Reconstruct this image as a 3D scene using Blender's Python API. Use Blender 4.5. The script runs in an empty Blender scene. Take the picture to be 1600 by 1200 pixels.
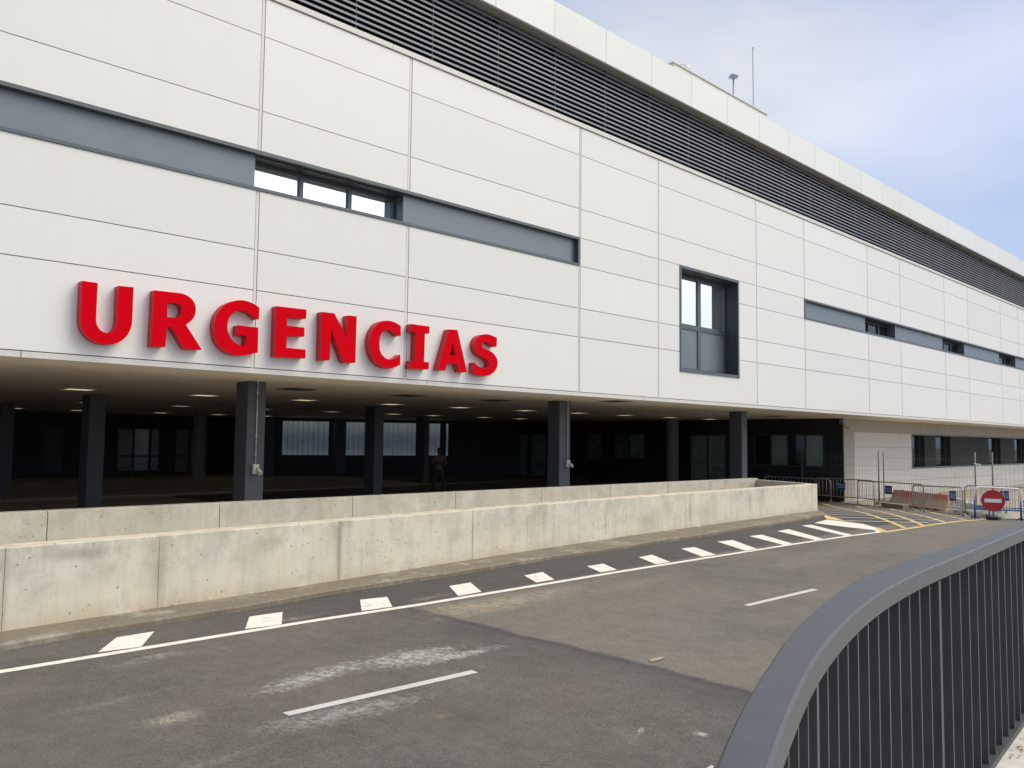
import bpy, bmesh, math, random
from mathutils import Vector, Matrix, noise
random.seed(7)
S = bpy.context.scene
COL = S.collection
R = math.radians
# ------------------------------------------------------------------ camera
cam_d = bpy.data.cameras.new('camera'); cam = bpy.data.objects.new('camera', cam_d); COL.objects.link(cam)
cr, cu, cf = Vector((0.714568, -0.69947, 0.011606)), Vector((-0.055545, -0.040191, 0.997647)), Vector((0.697357, 0.713531, 0.067571))
M = Matrix((cr, cu, -cf)).transposed().to_4x4(); M.translation = Vector((0, 0, 2.07)); cam.matrix_world = M
cam_d.sensor_width = 36; cam_d.lens = 1300/1600*36; cam_d.clip_start = .05; cam_d.clip_end = 3000
S.camera = cam
# ------------------------------------------------------------------ world, sun, exposure
SUN_EL, SUN_AZ = R(47), R(-48)        # azimuth measured in the XY plane from +X
sd = Vector((math.cos(SUN_EL)*math.cos(SUN_AZ), math.cos(SUN_EL)*math.sin(SUN_AZ), math.sin(SUN_EL)))
W = bpy.data.worlds.new("World"); S.world = W; W.use_nodes = True
wt = W.node_tree; wt.nodes.clear()
wo = wt.nodes.new('ShaderNodeOutputWorld'); bg = wt.nodes.new('ShaderNodeBackground'); bg.inputs[1].default_value = .11
sky = wt.nodes.new('ShaderNodeTexSky'); sky.sky_type = 'NISHITA'; sky.sun_disc = False
sky.sun_elevation = SUN_EL; sky.sun_rotation = math.pi/2 - SUN_AZ; sky.air_density = 1.0; sky.dust_density = 1.5; sky.ozone_density = 2.0
tc = wt.nodes.new('ShaderNodeTexCoord'); mp = wt.nodes.new('ShaderNodeMapping'); mp.inputs['Scale'].default_value = (1.0, 1.0, 2.2); mp.inputs['Location'].default_value = (.9, 4.4, 3.3)
n1 = wt.nodes.new('ShaderNodeTexNoise'); n1.inputs['Scale'].default_value = 2.3; n1.inputs['Detail'].default_value = 4; n1.inputs['Roughness'].default_value = .42; n1.inputs['Distortion'].default_value = .25
rp = wt.nodes.new('ShaderNodeValToRGB'); rp.color_ramp.elements[0].position = .33; rp.color_ramp.elements[0].color = (.55, .55, .55, 1); rp.color_ramp.elements[1].position = .60; rp.color_ramp.elements[1].color = (.97, .97, .97, 1)
n2 = wt.nodes.new('ShaderNodeTexNoise'); n2.inputs['Scale'].default_value = 1.1; n2.inputs['Detail'].default_value = 3
rp2 = wt.nodes.new('ShaderNodeValToRGB'); rp2.color_ramp.elements[0].position = .47; rp2.color_ramp.elements[0].color = (4.35, 5.55, 8.2, 1); rp2.color_ramp.elements[1].position = .78; rp2.color_ramp.elements[1].color = (7.7, 7.9, 8.5, 1)
mxw = wt.nodes.new('ShaderNodeMixRGB')
L = wt.links.new
L(tc.outputs['Generated'], mp.inputs[0]); L(mp.outputs[0], n1.inputs['Vector']); L(mp.outputs[0], n2.inputs['Vector'])
L(n1.outputs[0], rp.inputs[0]); L(n2.outputs[0], rp2.inputs[0]); L(rp.outputs[0], mxw.inputs[0]); L(sky.outputs[0], mxw.inputs[1]); L(rp2.outputs[0], mxw.inputs[2])
nv = wt.nodes.new('ShaderNodeVectorMath'); nv.operation = 'NORMALIZE'; L(tc.outputs['Generated'], nv.inputs[0])
dp = wt.nodes.new('ShaderNodeVectorMath'); dp.operation = 'DOT_PRODUCT'; L(nv.outputs[0], dp.inputs[0]); dp.inputs[1].default_value = sd
mr = wt.nodes.new('ShaderNodeMapRange'); mr.interpolation_type = 'SMOOTHSTEP'; L(dp.outputs['Value'], mr.inputs[0]); mr.inputs[1].default_value = .62; mr.inputs[2].default_value = 1.; mr.inputs[3].default_value = 1.; mr.inputs[4].default_value = 2.3
wm = wt.nodes.new('ShaderNodeMapRange'); L(mr.outputs[0], wm.inputs[0]); wm.inputs[1].default_value = 1.; wm.inputs[2].default_value = 2.3
wc = wt.nodes.new('ShaderNodeMixRGB'); L(wm.outputs[0], wc.inputs[0]); L(mxw.outputs[0], wc.inputs[1]); wc.inputs[2].default_value = (8.8, 8.5, 7.9, 1)
gl = wt.nodes.new('ShaderNodeVectorMath'); gl.operation = 'SCALE'; L(wc.outputs[0], gl.inputs[0]); L(mr.outputs[0], gl.inputs['Scale'])
L(gl.outputs[0], bg.inputs[0]); L(bg.outputs[0], wo.inputs[0])
sun_d = bpy.data.lights.new('sun', 'SUN'); sun_d.energy = 1.75; sun_d.angle = R(32); sun_d.color = (1, .91, .76)
sun = bpy.data.objects.new('sun', sun_d); COL.objects.link(sun); sun.rotation_euler = sd.to_track_quat('Z', 'Y').to_euler()
S.view_settings.view_transform = 'Standard'; S.view_settings.look = 'None'; S.view_settings.exposure = 0.04; S.view_settings.gamma = 1
S.render.engine = 'CYCLES'
# ------------------------------------------------------------------ data traced from the place (world metres)
LETTERS=[('U',[[(3.762,4.24,1),(3.97,4.24,1),(3.969,3.936,0),(3.97,3.725,0),(3.981,3.653,0),(4.017,3.586,0),(4.075,3.546,0),(4.14,3.539,0),(4.202,3.57,0),(4.241,3.639,0),(4.256,3.739,0),(4.255,3.972,0),(4.256,4.238,1),(4.465,4.246,1),(4.465,3.95,0),(4.465,3.743,0),(4.447,3.628,0),(4.397,3.52,0),(4.32,3.438,0),(4.225,3.387,0),(4.129,3.374,0),(4.025,3.383,0),(3.921,3.424,0),(3.842,3.489,0),(3.788,3.578,0),(3.765,3.694,0),(3.762,3.956,0)]]),('R',[[(4.763,4.242,1),(4.991,4.246,0),(5.147,4.249,0),(5.246,4.233,0),(5.338,4.18,0),(5.391,4.102,0),(5.405,4.014,0),(5.388,3.923,0),(5.341,3.848,0),(5.259,3.775,1),(5.524,3.414,1),(5.259,3.406,1),(5.051,3.714,1),(4.974,3.711,1),(4.962,3.41,1),(4.752,3.401,1)],[(4.969,4.084,1),(5.075,4.091,0),(5.144,4.082,0),(5.185,4.038,0),(5.189,3.969,0),(5.17,3.908,0),(5.123,3.871,0),(5.055,3.864,0),(4.97,3.861,1)]]),('G',[[(6.458,4.186,1),(6.352,4.236,0),(6.218,4.267,0),(6.087,4.258,0),(5.959,4.213,0),(5.845,4.133,0),(5.759,4.016,0),(5.717,3.899,0),(5.709,3.777,0),(5.726,3.658,0),(5.766,3.561,0),(5.837,3.476,0),(5.935,3.413,0),(6.064,3.378,0),(6.183,3.379,0),(6.314,3.403,0),(6.455,3.446,1),(6.452,3.856,1),(6.096,3.856,1),(6.09,3.698,1),(6.254,3.701,1),(6.241,3.537,1),(6.156,3.539,0),(6.057,3.577,0),(5.979,3.652,0),(5.935,3.739,0),(5.925,3.83,0),(5.937,3.934,0),(5.987,4.022,0),(6.061,4.076,0),(6.158,4.103,0),(6.246,4.091,0),(6.336,4.051,0),(6.414,3.995,1),(6.459,3.995,1)]]),('E',[[(6.765,4.247,1),(7.326,4.255,1),(7.323,4.098,1),(6.964,4.088,1),(6.965,3.942,1),(7.297,3.944,1),(7.298,3.789,1),(6.968,3.777,1),(6.964,3.569,1),(7.329,3.571,1),(7.33,3.421,1),(6.763,3.406,1)]]),('N',[[(7.627,4.252,1),(7.876,4.256,1),(8.147,3.843,1),(8.158,4.249,1),(8.338,4.254,1),(8.335,3.418,1),(8.102,3.409,1),(7.819,3.969,1),(7.805,3.423,1),(7.627,3.414,1)]]),('C',[[(9.317,4.18,1),(9.199,4.232,0),(9.052,4.251,0),(8.909,4.231,0),(8.792,4.169,0),(8.701,4.061,0),(8.652,3.949,0),(8.638,3.831,0),(8.647,3.715,0),(8.685,3.592,0),(8.758,3.49,0),(8.859,3.42,0),(8.979,3.379,0),(9.1,3.37,0),(9.208,3.4,0),(9.323,3.458,1),(9.318,3.643,1),(9.228,3.581,0),(9.119,3.54,0),(9.023,3.54,0),(8.926,3.592,0),(8.864,3.675,0),(8.844,3.781,0),(8.846,3.899,0),(8.88,3.991,0),(8.949,4.062,0),(9.044,4.089,0),(9.142,4.062,0),(9.254,3.993,1),(9.322,3.994,1)]]),('I',[[(9.569,4.247,1),(10.004,4.246,1),(9.998,4.106,1),(9.893,4.101,1),(9.887,3.553,1),(10.007,3.549,1),(10.001,3.414,1),(9.555,3.404,1),(9.576,3.55,1),(9.675,3.552,1),(9.683,4.099,1),(9.562,4.104,1)]]),('A',[[(10.5,4.24,1),(10.712,4.251,1),(10.985,3.422,1),(10.788,3.415,1),(10.722,3.575,1),(10.46,3.567,1),(10.416,3.422,1),(10.228,3.419,1)],[(10.596,3.974,1),(10.677,3.744,1),(10.525,3.735,1)]]),('S',[[(11.795,4.192,1),(11.674,4.226,0),(11.538,4.243,0),(11.405,4.225,0),(11.287,4.174,0),(11.21,4.088,0),(11.188,3.988,0),(11.213,3.892,0),(11.28,3.819,0),(11.387,3.769,0),(11.494,3.728,0),(11.569,3.689,0),(11.593,3.641,0),(11.571,3.575,0),(11.505,3.536,0),(11.418,3.53,0),(11.285,3.565,0),(11.177,3.637,1),(11.164,3.43,1),(11.289,3.394,0),(11.421,3.377,0),(11.554,3.391,0),(11.688,3.449,0),(11.782,3.54,0),(11.821,3.653,0),(11.806,3.752,0),(11.736,3.836,0),(11.626,3.897,0),(11.504,3.927,0),(11.41,3.948,0),(11.376,4.005,0),(11.408,4.062,0),(11.488,4.086,0),(11.582,4.068,0),(11.692,4.005,1),(11.787,4.006,1)]])]
STRIPES=[[(2.848,8.517),(3.19,9.012),(3.575,9.023),(3.233,8.46)],[(4.326,8.479),(4.65,9.025),(5.062,9.008),(4.727,8.425)],[(5.781,8.433),(6.154,9.018),(6.523,8.945),(6.196,8.387)],[(7.251,8.381),(7.633,9.016),(8.041,9.032),(7.678,8.395)],[(8.749,8.404),(9.052,8.951),(9.499,8.996),(9.125,8.395)],[(10.157,8.375),(10.465,8.917),(10.882,8.918),(10.549,8.364)],[(11.491,8.292),(11.935,8.981),(12.376,9.021),(11.883,8.279)],[(12.856,8.285),(13.478,9.151),(13.875,9.113),(13.262,8.253)],[(14.169,8.199),(14.963,9.287),(15.451,9.219),(14.554,8.163)],[(15.496,8.1),(16.339,9.344),(16.82,9.324),(15.825,8.079)],[(16.717,7.998),(17.745,9.444),(18.335,9.467),(17.053,7.997)],[(17.983,7.95),(19.33,9.648),(19.735,9.6),(18.286,7.927)]]
CAP=[(20.171,9.736),(21.336,9.937),(21.095,9.279),(20.852,8.77),(20.359,8.318),(19.849,7.933),(19.413,7.703),(19.031,7.777),(19.051,7.843),(19.398,7.883),(19.707,8.053),(19.752,8.279),(19.869,8.82)]
YCAP=[(23.158,11.02),(22.444,10.443),(21.177,9.315),(20.852,8.77),(20.234,8.146),(19.634,7.718),(19.3,7.715),(20.389,8.33),(20.951,8.827),(21.227,9.337),(21.415,9.982)]
DASHES=[[(3.258,5.758),(3.263,5.664),(5.057,5.557),(5.069,5.656)],[(9.536,5.541),(9.512,5.456),(11.262,5.388),(11.3,5.485)],[(4.531,2.981),(4.532,2.927),(4.735,2.968),(4.75,2.996)]]
STAINS=[(3.916,6.514),(4.802,6.412),(4.734,6.034),(2.648,6.217),(6.657,7.643),(6.589,4.741),(4.913,3.684),(5.187,3.359),(3.282,5.531),(3.103,7.971),(5.121,8.554)]
SEAM=[(6.364,8.262),(6.405,5.594),(6.227,3.636)]
BOXLINE=[(19.39,7.722),(20.039,7.687),(22.779,7.548),(27.081,7.916)]
BOXTOP=[(32.32,15.268),(33.652,15.458),(32.558,13.93),(31.642,12.123),(31.279,10.884),(29.243,8.825)]

RAIL_OUT = [(1.1,.698),(1.2,.744),(1.35,.808),(1.5,.868),(1.742,.957),(2.0,1.05),(2.32,1.15),(2.68,1.245),(2.98,1.315),(3.25,1.36),(3.5,1.388),(3.8,1.412),(4.4,1.45),(5.2,1.505),(6.3,1.589),(12,2.02)]
RAIL_IN = [(1.1,.614),(1.2,.657),(1.35,.718),(1.5,.776),(1.75,.868),(2,.95),(2.3,1.034),(2.6,1.106),(2.9,1.166),(3.2,1.213),(3.6,1.262),(4.2,1.312),(5,1.39),(5.77,1.46),(6.3,1.505),(12,1.93)]
JX = [6.456, 9.565, 14.584, 17.694, 22.713, 25.822, 30.842, 33.951, 38.971, 42.08, 47.099, 50.209]
JZ = [3.21, 4.493, 5.169, 6.169, 6.84, 7.529, 8.819, 9.49]
YF = 12.7
def ss(t): t = min(1, max(0, t)); return t*t*(3-2*t)
def G(x, y): return -.007 + .0045*min(x, 30) - .42*ss((x-22)/11)*ss((22-y)/5)
# ------------------------------------------------------------------ node helpers
class NT:
    def __init__(s, name, rough=.6, metal=0., spec=.5):
        s.m = bpy.data.materials.new(name); s.m.use_nodes = True; s.t = s.m.node_tree; s.b = s.t.nodes['Principled BSDF']
        s.b.inputs['Roughness'].default_value = rough; s.b.inputs['Metallic'].default_value = metal; s.b.inputs['Specular IOR Level'].default_value = spec
    def n(s, typ, **kw):
        x = s.t.nodes.new(typ)
        for k, v in kw.items():
            if k in x.inputs: x.inputs[k].default_value = v
            else: setattr(x, k, v)
        return x
    def l(s, a, b): s.t.links.new(a, b)
    def coord(s, scale=(1, 1, 1), loc=(0, 0, 0), rot=(0, 0, 0), typ='POINT', src='Object'):
        if not hasattr(s, '_tc'): s._tc = s.n('ShaderNodeTexCoord')
        m = s.n('ShaderNodeMapping', vector_type=typ); m.inputs['Scale'].default_value = scale; m.inputs['Location'].default_value = loc; m.inputs['Rotation'].default_value = rot
        s.l(s._tc.outputs[src], m.inputs[0]); return m.outputs[0]
    def noise(s, vec, scale, detail=4, rough=.55, dist=0):
        x = s.n('ShaderNodeTexNoise'); x.inputs['Scale'].default_value = scale; x.inputs['Detail'].default_value = detail; x.inputs['Roughness'].default_value = rough; x.inputs['Distortion'].default_value = dist
        s.l(vec, x.inputs['Vector']); return x.outputs[0]
    def ramp(s, fac, pts):
        x = s.n('ShaderNodeValToRGB'); e = x.color_ramp.elements
        while len(e) < len(pts): e.new(.5)
        for i, (p, c) in enumerate(pts):
            e[i].position = p
            e[i].color = (c, c, c, 1) if isinstance(c, (int, float)) else (*c, 1)
        s.l(fac, x.inputs[0]); return x.outputs[0]
    def mix(s, fac, a, b, mode='MIX'):
        x = s.n('ShaderNodeMixRGB', blend_type=mode)
        for i, v in ((0, fac), (1, a), (2, b)):
            if isinstance(v, (int, float)): x.inputs[i].default_value = v if i == 0 else (v, v, v, 1)
            elif isinstance(v, tuple): x.inputs[i].default_value = (*v, 1)
            else: s.l(v, x.inputs[i])
        return x.outputs[0]
    def math(s, op, a, b=0., clamp=False):
        x = s.n('ShaderNodeMath', operation=op, use_clamp=clamp)
        for i, v in ((0, a), (1, b)):
            if isinstance(v, (int, float)): x.inputs[i].default_value = v
            else: s.l(v, x.inputs[i])
        return x.outputs[0]
    def sep(s, vec):
        x = s.n('ShaderNodeSeparateXYZ'); s.l(vec, x.inputs[0]); return x.outputs
    def color(s, c):
        if isinstance(c, tuple): s.b.inputs['Base Color'].default_value = (*c, 1)
        else: s.l(c, s.b.inputs['Base Color'])
        return s
    def bump(s, h, strength=.3, dist=.01):
        x = s.n('ShaderNodeBump'); x.inputs['Strength'].default_value = strength; x.inputs['Distance'].default_value = dist
        s.l(h, x.inputs['Height']); s.l(x.outputs[0], s.b.inputs['Normal'])
def plain(name, c, rough=.5, metal=0., var=.08, scale=6., bump=0., spec=.5):
    t = NT(name, rough, metal, spec); v = t.coord()
    n = t.noise(v, scale, 5); f = t.ramp(n, [(.3, 1-var), (.7, 1+var)])
    t.color(t.mix(1, c, f, 'MULTIPLY'))
    r = t.ramp(n, [(.3, max(0, rough-.06)), (.7, min(1, rough+.08))]); t.l(r, t.b.inputs['Roughness'])
    if bump: t.bump(t.noise(v, scale*12, 3), bump, .003)
    return t.m
def spot(t, x, y, rx, ry, rot, edge=.5, nscale=5., ns=.5):
    """elliptical worn patch with a ragged edge, returns a 0..1 mask"""
    v = t.coord((rx, ry, 50), (x, y, 0), (0, 0, R(rot)), 'TEXTURE')
    ln = t.n('ShaderNodeVectorMath', operation='LENGTH'); t.l(v, ln.inputs[0])
    nn = t.noise(t.coord(), nscale, 6, .65)
    d = t.math('ADD', ln.outputs['Value'], t.math('MULTIPLY', t.math('SUBTRACT', nn, .5), ns*2.5))
    return t.ramp(d, [(max(0, 1-edge), 1.), (1., 0.)])
# ---- asphalt
def asphalt():
    t = NT('asphalt', .85, 0, .3); v = t.coord()
    big = t.noise(v, .35, 5, .55, .4); mid = t.noise(t.coord((1, .8, 1)), 1.5, 8, .66); fine = t.noise(v, 90, 2)
    c = t.mix(t.ramp(big, [(.38, 0.), (.62, 1.)]), (.105, .097, .082), (.150, .128, .103))
    c = t.mix(t.ramp(t.noise(t.coord((1, 1, 1), (7, 3, 0)), .8, 6, .6), [(.42, 0.), (.62, .6)]), c, (.128, .122, .101))
    c = t.mix(t.ramp(mid, [(.42, 0.), (.72, .5)]), c, (.19, .172, .148))
    c = t.mix(t.ramp(mid, [(.25, .55), (.42, 0.)]), c, (.078, .072, .066))
    x, y, z = t.sep(v)
    wob = t.math('ADD', t.math('MULTIPLY', t.math('SUBTRACT', t.noise(v, 1.3, 6, .6), .5), .30), t.math('MULTIPLY', t.math('SUBTRACT', t.noise(v, 14, 6, .75), .5), .16))
    xs = t.math('ADD', x, wob)
    c = t.mix(t.ramp(t.math('DIVIDE', x, 12., True), [(.50, .16), (.56, 0.)]), c, (.06, .055, .05))
    # old joint across the road: dark tarry band fading to the left, paler tan surface to the right
    band = t.ramp(t.math('DIVIDE', t.math('SUBTRACT', xs, 4.9), 1.6, True), [(.0, 0.), (.45, .08), (.80, .42), (.88, .80), (.905, .8), (.93, 0.)])
    lim = t.ramp(t.math('DIVIDE', y, 10., True), [(.80, 1.), (.86, 0.)])
    c = t.mix(t.math('MULTIPLY', band, lim), c, (.052, .051, .052))
    rt = t.ramp(t.math('DIVIDE', t.math('SUBTRACT', xs, 6.3), 6., True), [(0., 0.), (.02, .42), (.5, .22), (1., .12)])
    c = t.mix(t.math('MULTIPLY', rt, lim), c, (.225, .195, .152))
    # fresh dark strip between kerb and edge line
    st = t.math('MULTIPLY', t.ramp(t.math('DIVIDE', y, 12., True), [(.695, 0.), (.70, .75), (.99, .75), (1., 0.)]), t.ramp(t.math('DIVIDE', t.math('SUBTRACT', x, 2.5), 25., True), [(.0, .2), (.14, 1.), (.9, 1.), (.95, 0.)]))
    c = t.mix(st, c, (.062, .058, .055))
    wear = t.ramp(t.noise(t.coord((1, .55, 1)), 15, 9, .82), [(.40, .0), (.58, 1.)])
    tan, white = (.36, .29, .19), (.52, .50, .46)
    mott = t.noise(t.coord((1, .7, 1)), 7, 8, .78)
    c = t.mix(1, c, t.ramp(mott, [(.28, .82), (.5, 1.), (.72, 1.22)]), 'MULTIPLY')
    for (x_, y_, rx, ry, ro, col, k, nsc, ns) in [
        (3.95, 6.45, .66, .20, 12, white, .9, 14, .8), (4.95, 6.38, .66, .30, -4, white, .95, 16, .8), (5.35, 6.12, .65, .12, 0, white, .85, 18, .8),
        (2.62, 6.2, .26, .14, 10, (.42, .39, .30), .8, 12, .6), (3.6, 5.45, .8, .20, -6, white, .55, 14, .9), (3.1, 7.95, .55, .10, 3, (.34, .33, .31), .45, 12, .8),
        (3.2, 8.05, .25, .05, 0, white, .5, 20, .8), (6.95, 7.72, .75, .42, -12, tan, 1., 5, .5), (7.7, 7.7, 1.9, .42, 4, (.33, .28, .20), .9, 4, .6), (9.8, 7.4, 1.8, .3, 3, (.30, .26, .21), .4, 3, .7),
        (5.0, 8.6, .35, .12, 0, (.3, .27, .22), .6, 9, .7), (6.9, 8.55, .5, .12, 4, (.3, .26, .2), .6, 10, .7), (4.93, 3.69, .09, .03, 30, white, .8, 60, 1.6), (5.19, 3.36, .05, .07, 0, white, .9, 60, 1.6),
        (4.1, 4.9, .10, .06, 0, (.34, .24, .12), .5, 20, .8), (13.5, 6.9, 2.4, .5, 2, (.24, .215, .18), .5, 2.5, .7), (24, 7.2, 3, .7, 3, (.24, .2, .16), .5, 2, .6),
        (2.4, 6.9, .6, .1, 5, (.3, .29, .27), .35, 9, .9), (2.3, 5.2, .7, .08, 5, (.3, .29, .27), .35, 12, .9)]:
        c = t.mix(t.math('MULTIPLY', t.math('MULTIPLY', spot(t, x_, y_, rx, ry, ro, .85, nsc, ns), wear), k), c, col)
    speck = t.ramp(t.noise(v, 34, 2, .5), [(.76, 0.), (.80, .3)])
    c = t.mix(speck, c, (.34, .32, .28))
    c = t.mix(1, c, t.ramp(fine, [(.3, .66), (.7, 1.36)]), 'MULTIPLY')
    c = t.mix(1, c, t.ramp(t.noise(v, 38, 4, .7), [(.3, .86), (.7, 1.15)]), 'MULTIPLY')
    vo = t.n('ShaderNodeTexVoronoi', feature='DISTANCE_TO_EDGE'); vo.inputs['Scale'].default_value = .42
    wv = t.n('ShaderNodeVectorMath', operation='ADD'); t.l(v, wv.inputs[0]); nz = t.n('ShaderNodeTexNoise'); nz.inputs['Scale'].default_value = 2.2; nz.inputs['Detail'].default_value = 6; t.l(v, nz.inputs['Vector'])
    sc_ = t.n('ShaderNodeVectorMath', operation='SCALE'); t.l(nz.outputs['Color'], sc_.inputs[0]); sc_.inputs['Scale'].default_value = .9; t.l(sc_.outputs[0], wv.inputs[1]); t.l(wv.outputs[0], vo.inputs['Vector'])
    ck = t.math('MULTIPLY', t.ramp(vo.outputs['Distance'], [(.0, 1.), (.0065, 0.)]), t.ramp(t.noise(v, .9, 5, .6), [(.55, 0.), (.66, .55)]))
    c = t.mix(ck, c, (.045, .042, .038))
    t.color(c); t.bump(fine, .35, .004); return t.m
def concrete(name, base, dark, warm, streak=1., warmk=.6, pores=True, ztop=.92, marks=()):
    t = NT(name, .8, 0, .3); v = t.coord(); x, y, z = t.sep(v)
    st = t.noise(t.coord((5, 5, .35)), 1.5, 6, .6); st2 = t.noise(t.coord((14, 14, .5)), 1.2, 4, .6); cl = t.noise(v, 1.1, 5, .6)
    c = t.mix(t.ramp(cl, [(.35, 0.), (.7, 1.)]), base, warm)
    c = t.mix(t.ramp(st, [(.50, 0.), (.74, .5*streak)]), c, dark)
    c = t.mix(t.ramp(st2, [(.52, 0.), (.75, .38*streak)]), c, (.60, .58, .50))
    # grime runs hanging from the top edge, rusty damp stain at the foot
    top = t.math('MULTIPLY', t.ramp(t.math('DIVIDE', z, ztop, True), [(.35, 0.), (1., 1.)]), t.ramp(t.noise(t.coord((1.3, 1.3, 1)), 1.1, 7, .72), [(.47, 0.), (.66, .62*streak)]))
    c = t.mix(top, c, (.24, .23, .19))
    ft = t.math('MULTIPLY', t.ramp(t.math('DIVIDE', z, ztop, True), [(.08, 1.), (.32, 0.)]), t.ramp(cl, [(.3, .25), (.65, warmk)]))
    c = t.mix(ft, c, (.42, .31, .17))
    patch = t.noise(t.coord((1, 1, 1.3)), 2.6, 7, .68)
    c = t.mix(t.ramp(patch, [(.50, 0.), (.68, .55*streak)]), c, dark)
    c = t.mix(t.ramp(t.noise(t.coord((1, 1, .8), (3, 1, 2)), 2.1, 8, .72), [(.52, 0.), (.66, .5*streak)]), c, (.70, .68, .60))
    c = t.mix(t.ramp(t.noise(t.coord((30, 30, 1.2)), 1.1, 5, .6), [(.55, 0.), (.8, .22*streak)]), c, (.30, .28, .23))
    for mx, mz, rx_, rz_, kk in marks:
        v3 = t.coord((rx_, 60, rz_), (mx, 9.9, mz), (0, 0, 0), 'TEXTURE'); ln3 = t.n('ShaderNodeVectorMath', operation='LENGTH'); t.l(v3, ln3.inputs[0])
        d3 = t.math('ADD', ln3.outputs['Value'], t.math('MULTIPLY', t.math('SUBTRACT', t.noise(t.coord((6, 6, 1.5)), 2, 6, .7), .5), 1.2))
        c = t.mix(t.math('MULTIPLY', t.ramp(d3, [(.2, 1.), (1., 0.)]), kk), c, (.20, .18, .14))
    if pores:
        vo = t.n('ShaderNodeTexVoronoi'); vo.inputs['Scale'].default_value = 11; t.l(v, vo.inputs['Vector'])
        sel = t.sep(vo.outputs['Color'])[0]
        p = t.math('MULTIPLY', t.ramp(vo.outputs['Distance'], [(.06, 1.), (.17, 0.)]), t.ramp(sel, [(.45, 0.), (.5, .85)]))
        c = t.mix(p, c, (.16, .14, .11))
        vo2 = t.n('ShaderNodeTexVoronoi'); vo2.inputs['Scale'].default_value = 29; t.l(v, vo2.inputs['Vector'])
        p2 = t.math('MULTIPLY', t.ramp(vo2.outputs['Distance'], [(.07, 1.), (.2, 0.)]), t.ramp(t.sep(vo2.outputs['Color'])[0], [(.62, 0.), (.66, .65)]))
        c = t.mix(p2, c, (.19, .17, .13))
    t.color(c); t.bump(t.noise(v, 40, 5, .6), .25, .004); return t.m
def cladding(name, base, ruff=.38):
    t = NT(name, ruff, 0, .45); v = t.coord()
    g = t.n('ShaderNodeNewGeometry'); r = t.ramp(g.outputs['Random Per Island'], [(0., .965), (1., 1.02)])
    c = t.mix(1, base, r, 'MULTIPLY')
    c = t.mix(t.ramp(t.noise(t.coord((1.4, 1.4, .5)), .8, 6, .6), [(.5, 0.), (.8, .2)]), c, (.72, .70, .62))
    c = t.mix(t.ramp(t.noise(t.coord((6, 6, .25)), 1.2, 5, .6), [(.58, 0.), (.8, .12)]), c, (.62, .60, .53))
    # faint dried rain runs under the ribbon windows
    x, y, z = t.sep(v)
    rz_ = t.ramp(t.math('DIVIDE', t.math('SUBTRACT', z, 5.0), 1.2, True), [(0., 0.), (.25, .12), (.96, .5), (1., 0.)])
    c = t.mix(t.math('MULTIPLY', rz_, t.ramp(t.noise(t.coord((9, 9, .5)), 1.3, 6, .7), [(.48, 0.), (.7, .8)])), c, (.70, .66, .55))
    t.color(c); t.l(t.ramp(t.noise(v, 1.3, 5), [(.3, ruff-.08), (.7, ruff+.12)]), t.b.inputs['Roughness'])
    t.bump(t.noise(v, .7, 2), .15, .02); return t.m
def paint_mark(name, base, worn):
    t = NT(name, .7, 0, .3); v = t.coord()
    c = t.mix(t.ramp(t.noise(v, 7, 6, .65), [(.52, 0.), (.72, .6)]), base, worn)
    c = t.mix(t.ramp(t.noise(v, 60, 3, .6), [(.58, 0.), (.7, .45)]), c, worn)
    t.color(c); t.bump(t.noise(v, 80, 3), .3, .003); return t.m
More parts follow.
